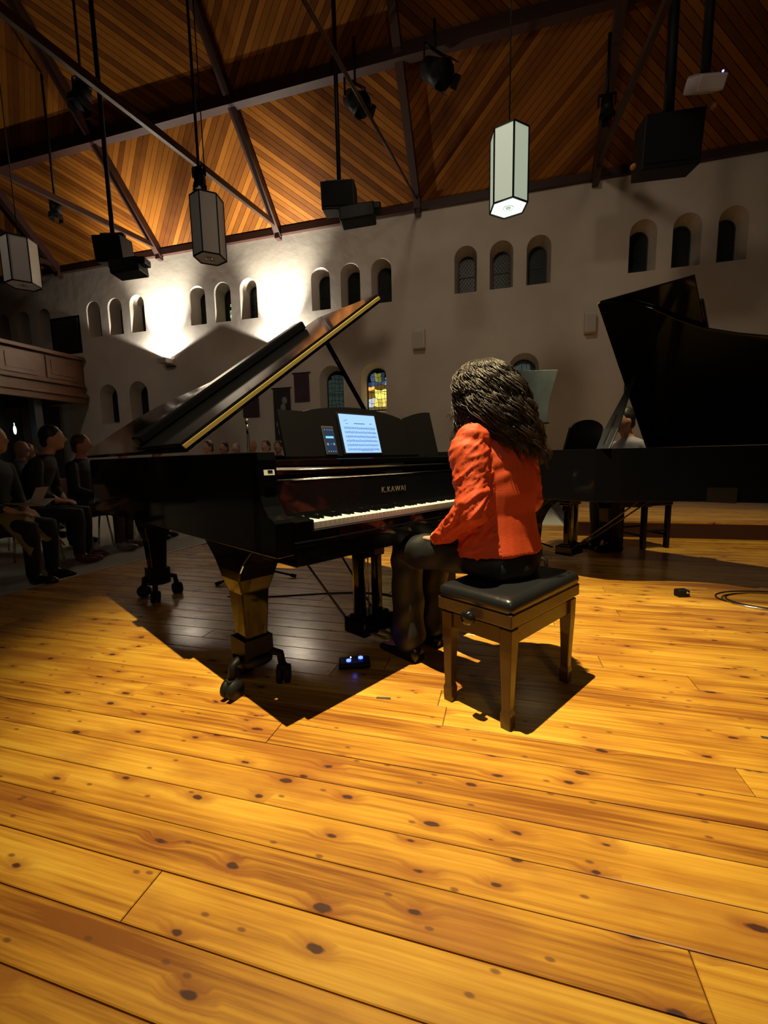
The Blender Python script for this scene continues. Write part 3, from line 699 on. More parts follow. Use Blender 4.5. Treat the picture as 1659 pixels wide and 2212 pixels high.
s.location = p1(-.132, .0745, .955); s.rotation_euler = (radians(-8), 0, radians(61.2))
MB().box((0, 0, 0), (.044, .0010, .020)).build('paper', mat('sticker_white', (.75, .85, .8), .6), s)
MB().box((.004, -.0010, .003), (.020, .0006, .010)).build('black_square', SATIN, s)

# ------------------------------------------------------------------ tablet and phone on the music desk
def on_desk(name, x, w_, h, th, label, cat, lean=15.1, y0=.397):
    t = empty(name, p1(x, y0 - .001, 1.0165), radians(61.2), label, cat); t.rotation_euler = (radians(-lean), 0, radians(61.2)); return t
tb = on_desk('tablet_computer', .645, .22, .24, .008, 'bright tablet showing sheet music on the near piano music desk', 'tablet')
TW, TH = .285, .232
MB().box((0, -.005, TH / 2), (TW, .009, TH)).build('tablet_body', mat('tablet_black', (.01, .01, .012), .3), tb, bevel=.003)
SCR = mat('tablet_screen', (.05, .05, .05), .3, emit=(.30, .55, 1.0), es=1.25)
MB().box((0, -.0102, TH / 2), (TW - .022, .001, TH - .020)).build('screen', SCR, tb)
ink = mat('screen_ink', (.02, .03, .06), .5, emit=(.08, .14, .30), es=.55)
def ln(m, x0, x1, z, th=.0012): m.box(((x0 + x1) / 2, -.0110, z), (x1 - x0, .0004, th))
m = MB(); hw = TW / 2 - .03
for sys_ in range(6):
    zc = .150 - sys_ * .0235
    for k in range(5): ln(m, -hw + .004, hw + .008, zc - k * .0023, .0007)
    m.box((-hw + .003, -.0110, zc - .005), (.0012, .0004, .014))
m.build('music_stave', ink, tb)
m = MB()
for sys_ in range(6):
    zc = .150 - sys_ * .0235; x = -hw + .02
    while x < hw:
        q = R.choice([0, .0023, .0046, .007]); m.box((x, -.0111, zc - q), (.0032, .0004, .0024)); m.box((x + .0015, -.0111, zc - q + .004), (.0006, .0004, .008)); x += R.uniform(.007, .016)
m.build('music_note', ink, tb)
def font(body, size, loc, parent, mt, name, al='CENTER'):
    cu = bpy.data.curves.new(name, 'FONT'); cu.body = body; cu.size = size; cu.align_x = al; cu.materials.append(mt)
    o = bpy.data.objects.new(name, cu); COL.objects.link(o); o.parent = parent; o.location = loc; o.rotation_euler = (radians(90), 0, 0); return o
m = MB(); ln(m, -.035, .045, .172, .004); ln(m, -.095, -.075, .170, .002); ln(m, .08, .098, .173, .003); ln(m, -.02, .07, .021, .0016); m.bar((-.105, -.011, .182), (-.078, -.011, .192), .0004, .002)
m.build('title_line', ink, tb)
ph = on_desk('mobile_phone', .425, .07, .15, .008, 'black smartphone with a dark screen leaning left of the tablet', 'phone')
MB().box((0, -.005, .076), (.075, .008, .152)).build('phone_body', mat('phone_edge', (.10, .085, .085), .3, .4), ph, bevel=.004)
MB().box((0, -.0096, .076), (.067, .001, .132)).build('screen', mat('phone_screen', (.01, .015, .03), .3, emit=(.03, .07, .16), es=.35), ph)
MB().box((0, -.0103, .092), (.050, .0006, .011)).build('screen_button', mat('phone_cyan', (.1, .3, .4), .3, emit=(.15, .55, .95), es=.9), ph)
m = MB()
for k in range(4): m.box((-.024 + k * .016, -.0103, .131), (.006, .0006, .004)); m.box((-.022 + k * .0145, -.0103, .018), (.005, .0006, .006))
for k in range(3): m.box((-.02 + k * .02, -.0103, .056), (.004 if k == 1 else .010, .0006, .012 if k != 1 else .006))
m.build('screen_icon', mat('phone_icons', (.1, .2, .3), .3, emit=(.15, .3, .55), es=.5), ph)

# ------------------------------------------------------------------ piano bench
BEN = radians(90 - 32.0)
bench = empty('piano_bench', (.040, 1.812, 0), BEN, 'adjustable wooden piano bench with black padded seat the pianist sits on', 'bench')
BWOOD = mat('bench_walnut', (.055, .028, .012), .32, 0, .3, noise_amt=.4, noise_scale=14)
SL_, SW_ = .55, .335; LEA = mat('black_leather', (.012, .013, .015), .28, 0, 0, .6, bump=.15, bump_scale=25)
m = MB(); sm_ = []
for z, e in ((.446, -.004), (.464, 0), (.486, -.003), (.497, -.014), (.501, -.035)):
    hx, hy = SL_ / 2 + e, SW_ / 2 + e; q = []
    for (cx, cy) in ((1, 1), (-1, 1), (-1, -1), (1, -1)):
        a0 = {(1, 1): 0, (-1, 1): 90, (-1, -1): 180, (1, -1): 270}[(cx, cy)]
        for k in range(4):
            a = radians(a0 + 30 * k); q.append((cx * (hx - .02) + .02 * cos(a), cy * (hy - .02) + .02 * sin(a), z))
    sm_.append(q)
m.sm = True; m.loft(sm_); m.build('padded_seat', LEA, bench)
MB().box((0, 0, .421), (SL_ - .004, SW_ - .004, .050)).build('seat_frame', BWOOD, bench, bevel=.004)
m = MB()
for sx in (-1, 1): m.box((sx * (SL_ / 2 - .035), 0, .352), (.02, SW_ - .08, .062))
for sy in (-1, 1): m.box((0, sy * (SW_ / 2 - .03), .352), (SL_ - .09, .02, .062))
m.build('apron', BWOOD, bench, bevel=.002)
for sx in (-1, 1):
    for sy in (-1, 1):
        x, y = sx * (SL_ / 2 - .040), sy * (SW_ / 2 - .034)
        m = MB(); m.loft([[(x + a * r, y + b * r, z) for a, b in ((-1, -1), (1, -1), (1, 1), (-1, 1))] for z, r in ((.0, .019), (.055, .021), (.075, .0165), (.20, .020), (.30, .024), (.385, .025))]); m.build('leg', BWOOD, bench, bevel=.003)
for sx in (-1,):
    m = MB(); x = sx * SL_ / 2; m.cyl((x + .01, .0, .405), (x - .018, .0, .405), .010, 10); m.build('knob_shaft', BWOOD, bench)
    m = MB(); m.cyl((x - .014, 0, .405), (x - .034, 0, .405), .027, 16); m.ell((x - .034, 0, .405), (.010, .026, .026)); m.build('height_knob', mat('black_knob', (.01, .01, .01), .15, 0, .5), bench)
m = MB(); x = SL_ / 2; m.cyl((x - .01, 0, .405), (x + .034, 0, .405), .020, 16, .027); m.ell((x + .034, 0, .405), (.010, .026, .026)); m.build('height_knob', mat('black_knob', (.01, .01, .01), .15), bench)

# ------------------------------------------------------------------ the pianist  (frame: +y forward, +x her right, z up)
PB = radians(90 - 30.5); PO = (.005, 1.865)
pian = empty('person', (*PO, 0), PB, 'seated woman in an orange jacket with long wavy dark hair, at the near piano', 'person')
MP = Matrix.Translation((*PO, 0)) @ Matrix.Rotation(PB, 4, 'Z')
def cap_chain(m, pts, n=14, flat=1.0):
    """pts: (x,y,z,r) joints, tapering limb"""
    P_ = [Vector(p[:3]) for p in pts]; fine = []; rad = []
    for i in range(len(pts) - 1):
        k = 5
        for q in range(k): t = q / k; fine.append(P_[i].lerp(P_[i + 1], t)); rad.append(lerp(pts[i][3], pts[i + 1][3], t))
    fine.append(P_[-1]); rad.append(pts[-1][3])
    m.tube(fine, 0, n, True, rad); m.ell(fine[0], (rad[0],) * 3, None, n, 8); m.ell(fine[-1], (rad[-1],) * 3, None, n, 8)
def hand(m, wr, d, up, side, s=1.0, curl=.5, spread=.012):
    """palm and five fingers; d = pointing direction, up = back of hand, side = thumb side"""
    wr, d, up, side = Vector(wr), Vector(d).normalized(), Vector(up).normalized(), Vector(side).normalized()
    for k in range(4):
        o = (k - 1.5) * .019 * s
        m.tube([wr + side * o * .6, wr + d * .045 * s + side * o * .9, wr + d * .088 * s + side * o], 0, 8, True, [.015 * s, .015 * s, .011 * s])
        L = (.062, .076, .072, .056)[3 - k] * s if k < 4 else 0
        base = wr + d * .085 * s + side * o; a = base; pts = [base]; ang = 0
        for seg, f in enumerate((.45, .32, .23)):
            ang += curl * (.5, .8, .6)[seg]; dd = d * cos(ang) - up * sin(ang) + side * o * .6; a = a + dd.normalized() * L * f; pts.append(a)
        m.tube(pts, 0, 8, True, [.0095 * s, .009 * s, .008 * s, .0065 * s]); m.ell(pts[-1], (.0065 * s,) * 3, None, 8, 6)
    a = wr + d * .025 * s + side * .025 * s; b = a + (d * .6 + side * .75 - up * .1).normalized() * .038 * s; c = b + (d * .85 + side * .35 - up * .2).normalized() * .032 * s; e = c + (d * .95 + side * .1 - up * .2) * .022 * s
    m.tube([wr + d * .01 * s + side * .012 * s, a, b, c, e], 0, 8, True, [.014 * s, .0135 * s, .011 * s, .0095 * s, .007 * s])
# joints
SHL, SHR = (-.180, .045, 1.050), (.180, .045, 1.050)
ELL, ELR = (-.235, -.005, .790), (.235, .01, .790)
WRL, WRR = (-.150, .235, .640), (.135, .235, .640)
HIPL, HIPR = (-.09, .0, .582), (.09, .0, .582)
KNL, KNR = (-.115, .455, .560), (.10, .455, .560)
ANL, ANR = (-.10, .46, .10), (.11, .49, .10)
body = MB()
HC = Vector((0, .115, 1.275))      # head centre
tiltm = Matrix.Rotation(radians(-24), 3, 'X')
def ring(c, rx, ry, n=20, tilt=0):
    M = Matrix.Rotation(tilt, 3, 'X'); return [Vector(c) + M @ Vector((rx * cos(2 * pi * k / n), ry * sin(2 * pi * k / n), 0)) for k in range(n)]
body.loft([ring((0, .0, .50), .15, .11), ring((0, .0, .60), .155, .115), ring((0, .01, .75), .115, .085), ring((0, .03, .93), .135, .095), ring((0, .045, 1.06), .14, .08), ring((0, .055, 1.13), .07, .055)])
cap_chain(body, [(0, .055, 1.10, .052), (0, .10, 1.20, .048)])
body.ell(HC, (.074, .094, .112), tiltm, 20, 14); body.ell(HC + tiltm @ Vector((0, .03, -.06)), (.052, .062, .055), tiltm)
body.ell(HC + tiltm @ Vector((0, .098, -.018)), (.011, .018, .022), tiltm, 10, 8); body.ell(HC + tiltm @ Vector((0, .084, -.055)), (.022, .012, .010), tiltm, 10, 8)
for sx in (-1, 1): body.ell(HC + tiltm @ Vector((sx * .074, -.005, -.012)), (.012, .02, .03), tiltm, 10, 8); body.ell(HC + tiltm @ Vector((sx * .032, .078, .006)), (.016, .014, .012), tiltm, 10, 8)
for a, b, c in ((SHL, ELL, WRL), (SHR, ELR, WRR)): cap_chain(body, [(*a, .045), (*b, .036), (*c, .024)])
for a, b, c in ((HIPL, KNL, ANL), (HIPR, KNR, ANR)): cap_chain(body, [(*a, .075), (*b, .052), (*c, .034)])
hand(body, WRL, (.45, .85, -.10), (-.2, .15, 1), (.8, -.4, 0), 1.0, .55); hand(body, WRR, (-.45, .85, -.10), (.2, .15, 1), (-.8, -.4, 0), 1.0, .55)
for a in (ANL, ANR): cap_chain(body, [(a[0], a[1] + .0, .07, .03), (a[0], a[1] + .15, .035, .024)])
fused(body, 'body', SKIN, pian, .0055, 3, .5)
# jacket
ORANGE = mat('orange_crepe', (.62, .070, .012), .65, noise_amt=.10, noise_scale=5, bump=.15, bump_scale=300)
jk = MB(); J = []
for z, cy, rx, ry in ((.592, .022, .205, .168), (.60, .023, .209, .170), (.625, .023, .204, .164), (.68, .022, .192, .150), (.76, .020, .180, .134), (.84, .012, .180, .130), (.92, .022, .186, .130), (1.00, .034, .190, .122), (1.05, .042, .176, .102), (1.085, .048, .138, .082), (1.11, .056, .085, .065)):
    J.append(ring((0, cy, z), rx, ry, 32, radians(-4)))
jk.loft(J)
for a, b, c, sg in ((SHL, ELL, WRL, -1), (SHR, ELR, WRR, 1)):
    A, B, C = Vector(a), Vector(b), Vector(c)
    cap_chain(jk, [(A.x - sg * .02, A.y, A.z + .0, .070), (A.x + sg * .008, A.y, A.z - .04, .082), (*A.lerp(B, .5), .070), (*B, .062)], 18)
    cap_chain(jk, [(*B, .062), (*B.lerp(C, .5), .052), (*B.lerp(C, .93), .038)], 18)
    jk.ell((A.x - sg * .012, A.y - .004, A.z + .018), (.070, .068, .058))      # gathered sleeve head
arm_folds = [(.0, .0)]
def jdisp(p):
    d = 0
    ax = abs(p.x)
    if ax > .155 or (p.y > .13 and p.z < .80):      # sleeve folds
        if p.z > 1.03: d += .0030 * sin(p.x * 170 + p.y * 110) * min(1, (p.z - 1.03) / .02)
        rot = Vector((p.x * 9, p.y * 11, p.z * 22 + p.y * 16 + abs(p.x) * 10))
        n1 = 1 - abs(noise.noise(rot)) * 2.2; n2 = 1 - abs(noise.noise(rot * 2.1 + Vector((5, 2, 7)))) * 2.2
        k = .55 if p.z > .95 else 1.0
        d += k * (.0085 * max(0, n1) ** 2 + .0035 * max(0, n2) ** 2 - .004)
    else:
        d += .004 * noise.noise(Vector((p.x * 8, p.y * 6, p.z * 5))) + .0022 * sin(p.z * 95 + abs(p.x) * 75 + 3 * noise.noise(p * 9)) * max(0, 1 - abs(p.z - .95) / .10) * min(1, max(0, (abs(p.x) - .06) / .06))
        d -= .0035 * math.exp(-((p.x) / .004) ** 2) if p.y < 0 else 0
        if .60 < p.z < .72: d += .0022 * sin(math.atan2(p.y, p.x) * 7) * (.72 - p.z) / .12
    return d
fused(jk, 'jacket', ORANGE, pian, .006, 5, .5, disp=jdisp, label='orange fitted jacket with gathered sleeves')
m = MB()
for a, b in ((ELL, WRL), (ELR, WRR)):
    A, B = Vector(a), Vector(b); d = (B - A).normalized(); x = d.cross(Vector((0, 0, 1))).normalized(); u = x.cross(d)
    for r0, r1, n_ in ((.0365, .0365, 1),):
        pts = [A.lerp(B, .975) + (x * cos(2 * pi * k / 16) + u * sin(2 * pi * k / 16)) * .033 for k in range(17)]; m.tube(pts, .004, 6, False)
m.build('cuff', mat('pale_cuff', (.75, .6, .4), .6), pian)
# trousers
TROU = mat('black_trouser_cloth', (.0045, .005, .006), .6)
tr = MB(); tr.loft([ring((0, .01, .502), .18, .13, 24), ring((0, .012, .53), .205, .156, 24), ring((0, .015, .57), .203, .155, 24), ring((0, .02, .61), .185, .14, 24), ring((0, .02, .67), .15, .11, 24)])
for a, b, c in ((HIPL, KNL, ANL), (HIPR, KNR, ANR)):
    cap_chain(tr, [(a[0], a[1], a[2], .088), (*Vector(a).lerp(Vector(b), .55), .086), (b[0], b[1], b[2] - .005, .074)], 18)
    cap_chain(tr, [(b[0], b[1], b[2] - .01, .074), (*Vector(b).lerp(Vector(c), .45), .078), (c[0], c[1] + .005, .13, .088)], 18)
def tdisp(p): return .009 * noise.noise(Vector((p.x * 9, p.y * 7, p.z * 7))) + .004 * sin(p.z * 40 + p.y * 40 + 4 * noise.noise(p * 5))
fused(tr, 'trousers', TROU, pian, .009, 4, .6, disp=tdisp)
for a in (ANL, ANR):
    m = MB(); x, y = a[0], a[1]; m.sm = True
    m.loft([[(x + (.034 if yy < .1 else .034 * (1 - max(0, yy - .12) * 4)) * cx_, y + yy, z) for cx_, z in ((-1, .0), (1, .0), (1, h * .6), (.6, h), (-.6, h), (-1, h * .6))] for yy, h in ((-.07, .06), (-.03, .085), (.03, .075), (.09, .05), (.15, .04), (.19, .025))])
    m.build('shoe', mat('black_shoe', (.01, .01, .01), .3), pian)
# hair: base mass plus wavy locks
HAIR = mat('dark_brown_hair', (.030, .020, .016), .44, 0, 0, .5)
HSHEEN = mat('hair_sheen', (.12, .10, .08), .36, 0, 0, .6)  # grey highlights from the lamps put into the colour of some strands
hb = MB(); hb.ell(HC + Vector((0, -.022, .010)), (.094, .102, .110), tiltm, 20, 14)
hb.loft([ring((0, .082, 1.35), .080, .08), ring((0, .068, 1.27), .108, .103), ring((.002, .045, 1.20), .114, .098), ring((.01, .005, 1.13), .112, .075), ring((.022, -.038, 1.06), .098, .045), ring((.042, -.075, .99), .06, .022)])
hair = fused(hb, 'hair', mat('hair_underlayer', (.012, .008, .006), .85, 0, 0, .15), pian, .008, 5, .6, disp=lambda p: .006 * sin(p.z * 60 + 5 * noise.noise(p * 12)) + .006 * noise.noise(p * 28))
lk = MB(); RR = random.Random(11)
HRINGS = [(1.400, 0, .100, .02, .02), (1.388, 0, .098, .060, .060), (1.362, 0, .095, .094, .094), (1.32, 0, .092, .120, .118), (1.27, 0, .080, .138, .132), (1.21, 0, .058, .150, .134), (1.15, .006, .024, .152, .116), (1.09, .018, -.018, .140, .088), (1.03, .034, -.058, .116, .060), (.98, .048, -.084, .088, .042), (.935, .060, -.098, .055, .026), (.90, .065, -.10, .02, .01)]
def hring(z):
    for a, b in zip(HRINGS[:-1], HRINGS[1:]):
        if b[0] <= z <= a[0]:
            t = (a[0] - z) / (a[0] - b[0]); return [lerp(a[k], b[k], t) for k in range(1, 5)]
    return HRINGS[-1][1:] if z < .9 else HRINGS[0][1:]
def hpoint(phi, z):
    f = max(0, sin(phi))
    if f > 0 and z < 1.25:
        a, b = hring(z), hring(1.25); t = min(1, f * 2.2); q = [lerp(a[k], b[k], t) for k in range(4)]; q[2] *= .92; q[1] += .01 * f
    else: q = hring(z)
    return Vector((q[0] + q[2] * cos(phi), q[1] + q[3] * sin(phi), z)), Vector((cos(phi), sin(phi) * q[2] / max(.02, q[3]), 0)).normalized()
for c in range(230):
    phi0 = RR.uniform(-pi - .95, .95) if c < 195 else RR.uniform(-pi, 0)
    f = max(0, sin(phi0)); zend = RR.uniform(.925, 1.09) if f == 0 else RR.uniform(1.04, 1.16)
    if f == 0: zend += .10 * abs(cos(phi0)) * (1 if cos(phi0) < 0 else .3)
    phs, wl, amp, twist, bulge = RR.uniform(0, 6.28), RR.uniform(.065, .135), RR.uniform(.006, .020), RR.gauss(0, .5), RR.uniform(-.010, .018); grey = RR.random() < .20
    for q in range(11):
        pts = []; ph = phi0 + RR.gauss(0, .06); dph = RR.gauss(0, .9); ze = zend + RR.uniform(-.01, .03); n_ = 26; ob = RR.gauss(0, .0035); ot = RR.gauss(0, .004)
        for k in range(n_ + 1):
            t = k / n_; z = lerp(1.396, ze, t ** .9); L = 1.396 - z + .08 * min(1, t * 6); g = min(1, L / .16)
            p, nrm = hpoint(ph + twist * t, z); tan = Vector((-nrm.y, nrm.x, 0)); a = phs + dph * .5 + 2 * pi * L / wl
            flick = max(0, t - .8) * 5 * .016
            p = p + nrm * (bulge * g + ob + g * amp * .8 * cos(a) + flick * cos(phs)) + tan * (ot + g * amp * sin(a))
            p.z += g * .004 * sin(a * .5); pts.append(p)
        r0 = RR.uniform(.0014, .0030); lk.cur = 1 if grey and q % 2 == 0 else 0
        lk.tube(pts, 0, 4, True, [r0 * (1 - .75 * (k / n_) ** 3) for k in range(n_ + 1)])
lk.build('hair_locks', [HAIR, HSHEEN], pian, kind='stuff')

# ------------------------------------------------------------------ audience
AUD = {}
def seated(kind):
    if kind in AUD: return AUD[kind]
    b = MB(); lean = {'upright': 0.02, 'lean': .16, 'slump': .08}[kind]
    b.loft([ring((0, 0, .44), .17, .13), ring((0, 0, .56), .18, .14), ring((0, lean * .4, .75), .17, .125), ring((0, lean * .9, .95), .20, .125), ring((0, lean * 1.1, 1.04), .17, .09), ring((0, lean * 1.2, 1.08), .07, .06)])
    H = Vector((0, lean * 1.5 + .03, 1.24)); cap_chain(b, [(0, lean * 1.2, 1.05, .055), (H.x, H.y - .01, H.z - .06, .05)])
    b.ell(H, (.077, .097, .118), None, 18, 12); b.ell(H + Vector((0, .035, -.065)), (.05, .055, .05)); b.ell(H + Vector((0, .105, -.012)), (.013, .022, .022), None, 8, 8)
    for sx in (-1, 1):
        b.ell(H + Vector((sx * .078, 0, -.01)), (.01, .02, .03), None, 8, 8)
        cap_chain(b, [(sx * .18, lean * 1.05, 1.0, .060), (sx * .23, lean * .8 + .05, .74, .048), (sx * .08, .27, .64, .036)]); hand(b, (sx * .075, .275, .635), (-sx * .5, .8, -.15), (0, .1, 1), (-sx * .8, -.5, 0), 1.05)
        cap_chain(b, [(sx * .09, .02, .50, .088), (sx * .11, .44, .50, .068), (sx * .11, .42, .10, .052)])
        b.ell((sx * .11, .50, .045), (.05, .13, .045))
    def asg(p):
        if p.z < .105: return 3
        if p.z < .60 and (p.y > .13 or p.z < .56): return 2 if not (p.z > .585 and p.y > .24) else 0
        if p.z > 1.085: return 0
        if p.y > .265 and .585 < p.z < .70 and abs(p.x) < .14: return 0
        return 1
    o = fused(b, 'body', [SKIN, SATIN, SATIN, SATIN], None, .014, 3, .5, assign=asg)
    h = MB(); h.ell(H + Vector((0, -.018, .028)), (.086, .098, .105), None, 18, 12); h.ell(H + Vector((0, -.05, -.03)), (.075, .06, .07), None, 14, 10)
    hm = fused(h, 'hair', SATIN, None, .012, 2, .5, disp=lambda p: .004 * noise.noise(p * 40))
    AUD[kind] = (o.data, hm.data); bpy.data.objects.remove(o); bpy.data.objects.remove(hm); return AUD[kind]
MDARK = mat('dark_wool', (.018, .018, .020), .8); MNAVY = mat('navy_cloth', (.014, .018, .03), .8); MBRN = mat('brown_cloth', (.05, .03, .022), .8); MGRY = mat('grey_cloth', (.10, .10, .10), .8); MRED = mat('maroon_cloth', (.10, .02, .02), .8)
HB, HW, HG = mat('hair_black', (.012, .010, .009), .5), mat('hair_fair', (.42, .36, .28), .6), mat('hair_grey', (.28, .27, .26), .6)
HBR = mat('hair_brown', (.07, .035, .02), .5); SHOEB = mat('brown_shoe', (.12, .04, .025), .35); SHOEK = mat('dark_shoe', (.01, .01, .01), .3); SKIN2 = mat('skin_ruddy', (.50, .25, .18), .55)
chair_proto = None
def chair(loc, rz, label, group):
    global chair_proto
    if chair_proto is None:
        t = empty('stacking_chair')
        MB().box((0, 0, .43), (.44, .42, .035)).build('seat', mat('maroon_seat_pad', (.12, .025, .025), .6), t, bevel=.012)
        MB().box((0, -.21, .72), (.42, .03, .28), Matrix.Rotation(.12, 3, 'X')).build('backrest', mat('maroon_seat_pad', (.12, .025, .025), .6), t, bevel=.01)
        for sx in (-1, 1):
            for sy in (-1, 1):
                m = MB(); m.cyl((sx * .20, sy * .18, .42), (sx * .22, sy * .22, 0), .011, 8)
                if sy < 0: m.cyl((sx * .20, -.18, .42), (sx * .20, -.23, .85), .011, 8)
                m.build('leg', CHROME, t)
        chair_proto = t; c = t
    else: c = copy_tree(chair_proto)
    c.location = loc; c.rotation_euler = (0, 0, rz); tag(c, label, 'chair', group); return c
GZ = -.10 + .02 - .01
def person(loc, face, kind, label, cloth, legs, hair, skin=SKIN2, shoe=SHOEK, s=1.0, ch=True, group=None, sink=0, clabel=None, cgroup=None):
    bd, hd = seated(kind); z = loc[2] if len(loc) > 2 else FLZ
    t = empty('person', (loc[0], loc[1], z), face, label, 'person', group); t.scale = (s, s, s)
    o = bpy.data.objects.new('body', bd); COL.objects.link(o); o.parent = t
    for i, mm in enumerate((skin, cloth, legs, shoe)): o.material_slots[i].link = 'OBJECT'; o.material_slots[i].material = mm
    if hair:
        h = bpy.data.objects.new('hair', hd); COL.objects.link(h); h.parent = t; h.material_slots[0].link = 'OBJECT'; h.material_slots[0].material = hair
    if ch: chair((loc[0] + sin(face) * .03, loc[1] - cos(face) * .03, z), face, clabel, cgroup)
    return t
FLZ = -.10
FLZ = -.025
RIGHTWARD = radians(-90)
FR = 'audience in the front rows left of the stage'
person((-4.27, 2.62), radians(-72), 'slump', 'front row listener at the left picture edge holding an open programme', MDARK, MDARK, HB, SKIN, SHOEK, ch=True, group=FR, clabel='metal framed chair at the left picture edge under the programme reader', cgroup='audience chairs')
person((-4.64, 3.22), radians(-55), 'lean', 'dark haired man in profile leaning forward in the front row, brown shoes', MDARK, MDARK, HB, SKIN, SHOEB, group=FR, clabel='metal framed chair under the man leaning forward in profile', cgroup='audience chairs', s=1.04)
person((-4.74, 3.90), radians(-68), 'upright', 'dark clothed listener in the front row beyond the man in profile, behind the piano tail', MNAVY, MBRN, HBR, SKIN2, mat('grey_shoe', (.25, .24, .22), .5), group=FR, clabel='chair of the listener just beyond the man in profile', cgroup='audience chairs')
person((-4.82, 4.55), radians(-72), 'upright', 'front row listener seen only under the tail of the near piano', MDARK, MNAVY, HB, SKIN2, SHOEK, group=FR, clabel='chair standing behind the tail leg of the near piano', cgroup='audience chairs')
person((-4.90, 5.20), radians(-75), 'upright', 'farthest front row listener by the end of the pale edge strip', MGRY, MDARK, HG, SKIN2, SHOEK, group=FR, clabel='farthest chair of the front row by the pale edge strip', cgroup='audience chairs')
person((-5.60, 4.02), radians(-70), 'slump', 'pale haired listener with bowed head directly behind the man in profile', MDARK, MDARK, HW, SKIN2, group=FR, clabel='second row chair behind the man in profile', cgroup='audience chairs')
person((-6.50, 4.40), radians(-80), 'slump', 'ruddy faced balding listener left of the pale haired one', MNAVY, MDARK, None, SKIN2, group=FR, clabel='chair under the balding listener', cgroup='audience chairs')
person((-7.30, 5.14), radians(-80), 'upright', 'dark haired listener behind the balding one, mostly hidden', MDARK, MDARK, HB, SKIN2, group=FR, clabel='third row chair under the hidden dark haired listener', cgroup='audience chairs')
# programme, scarf
t = empty('programme_booklet', (-3.90, 2.74, .655), radians(-70), 'open white programme booklet held in the front row at the left edge', 'booklet')
PAP = mat('white_paper', (.42, .42, .46), .7)
MB().box((-.075, 0, .02), (.15, .21, .003), Matrix.Rotation(.35, 3, 'Y')).build('left_page', PAP, t); MB().box((.075, 0, .02), (.15, .21, .003), Matrix.Rotation(-.2, 3, 'Y')).build('right_page', PAP, t)
MB().box((0, .07, .085), (.15, .004, .16), Matrix.Rotation(-.5, 3, 'X')).build('raised_page', PAP, t)
sc = MB(); nx, ny = 18, 12; vs = []
for j in range(ny + 1):
    for i in range(nx + 1):
        u, v = i / nx, j / ny; x = lerp(-.22, .20, u); yy = lerp(-.10, .30, v)
        z = .60 - max(0, v - .5) * .55 - max(0, abs(u - .5) - .32) * .5 + .012 * sin(u * 22) + .008 * sin(v * 15 + u * 9); vs.append((x, yy, z))
fs = [(j * (nx + 1) + i, j * (nx + 1) + i + 1, (j + 1) * (nx + 1) + i + 1, (j + 1) * (nx + 1) + i) for j in range(ny) for i in range(nx)]
sc.sm = True; sc.add(vs, fs); o = sc.build('knitted_scarf', mat('mustard_knit', (.36, .30, .10), .9, bump=.8, bump_scale=70), None, label='mustard yellow knitted scarf spread over the lap of the programme reader', cat='scarf'); o.location = (-4.10, 2.68, .02); o.rotation_euler = (0, 0, radians(-72))
o.modifiers.new('thick', 'SOLIDIFY').thickness = .012

FAR = 'audience seated along the far wall'
far = [(454, -5.97, MBRN, HBR, 'brown haired listener, leftmost of the far heads below the piano lid'), (487, -5.60, MDARK, HB, 'small dark head left of the microphone, by the far wall'), (508, -5.33, MDARK, HG, 'grey haired listener just left of the microphone by the far wall'),
       (551, -4.92, MNAVY, None, 'balding listener right of the microphone by the far wall'), (569, -4.62, MRED, HBR, 'ruddy brown haired listener, second right of the microphone'), (599, -4.36, MDARK, HB, 'round dark head under the tall picture banner'), (621, -4.05, MBRN, HB, 'listener turned sideways, nearest the left edge of the music desk')]
for k, (_, x, c, h, lb) in enumerate(far):
    yy = (7.1, 7.75, 8.4)[k % 3]; person((x * yy / 7.9, yy), radians(180 + (k % 3) * 12 - 12), 'upright', lb, c, MDARK, h, SKIN2 if k % 2 else SKIN, group=FAR, s=1.04, clabel='chair under the ' + lb.replace('listener, ', 'listener, ').split(' by the')[0], cgroup='far wall chairs')
# page turner beyond the far piano
person((1.44, 5.15), radians(120), 'lean', 'man in a white shirt seen between the far piano prop and lid', mat('white_shirt', (.32, .32, .38), .7), MDARK, HB, SKIN2, ch=False, s=1.09)
st = empty('wooden_stool', (1.46, 5.13, 0), radians(30), 'dark stool with cross bars seen under the far piano', 'stool')
MB().box((0, 0, .47), (.36, .36, .04)).build('seat', SATIN, st, bevel=.01)
for sx in (-1, 1):
    for sy in (-1, 1): MB().box((sx * .15, sy * .15, .225), (.04, .04, .45)).build('leg', SATIN, st)
    MB().box((sx * .15, 0, .14), (.022, .30, .022)).build('stretcher', SATIN, st); MB().box((0, sx * .15, .19), (.30, .022, .022)).build('stretcher', SATIN, st)
# glossy panel stand behind the pianist
ms = empty('music_stand', (.30, 4.62, 0), radians(14), 'glossy black tapering music stand catching light behind the pianist', 'music stand')
GL = mat('glossy_stand', (.16, .20, .22), .32, .7, 0, noise_amt=.5, noise_scale=6)
Rm = Matrix.Rotation(radians(-16), 3, 'X')
m = MB(); m.prism([(-.24, .26), (.24, .26), (.13, -.06), (.09, -.28), (-.09, -.28), (-.13, -.06)], -.008, .008, lambda x, z, y: tuple(Rm @ Vector((x, y, z)) + Vector((0, 0, 1.58)))); m.build('desk_panel', GL, ms, bevel=.003)
MB().box((0, -.02 + .07, 1.31), (.30, .06, .012)).build('desk_ledge', SATIN, ms)
MB().cyl((0, .06, .06), (0, .06, 1.32), .014, 10).build('stand_pole', FIX, ms)
for k in range(3):
    a = k * 2.094 + .3; MB().cyl((0, .06, .12), (.28 * cos(a), .06 + .28 * sin(a), .012), .009, 8).build('stand_leg', FIX, ms)
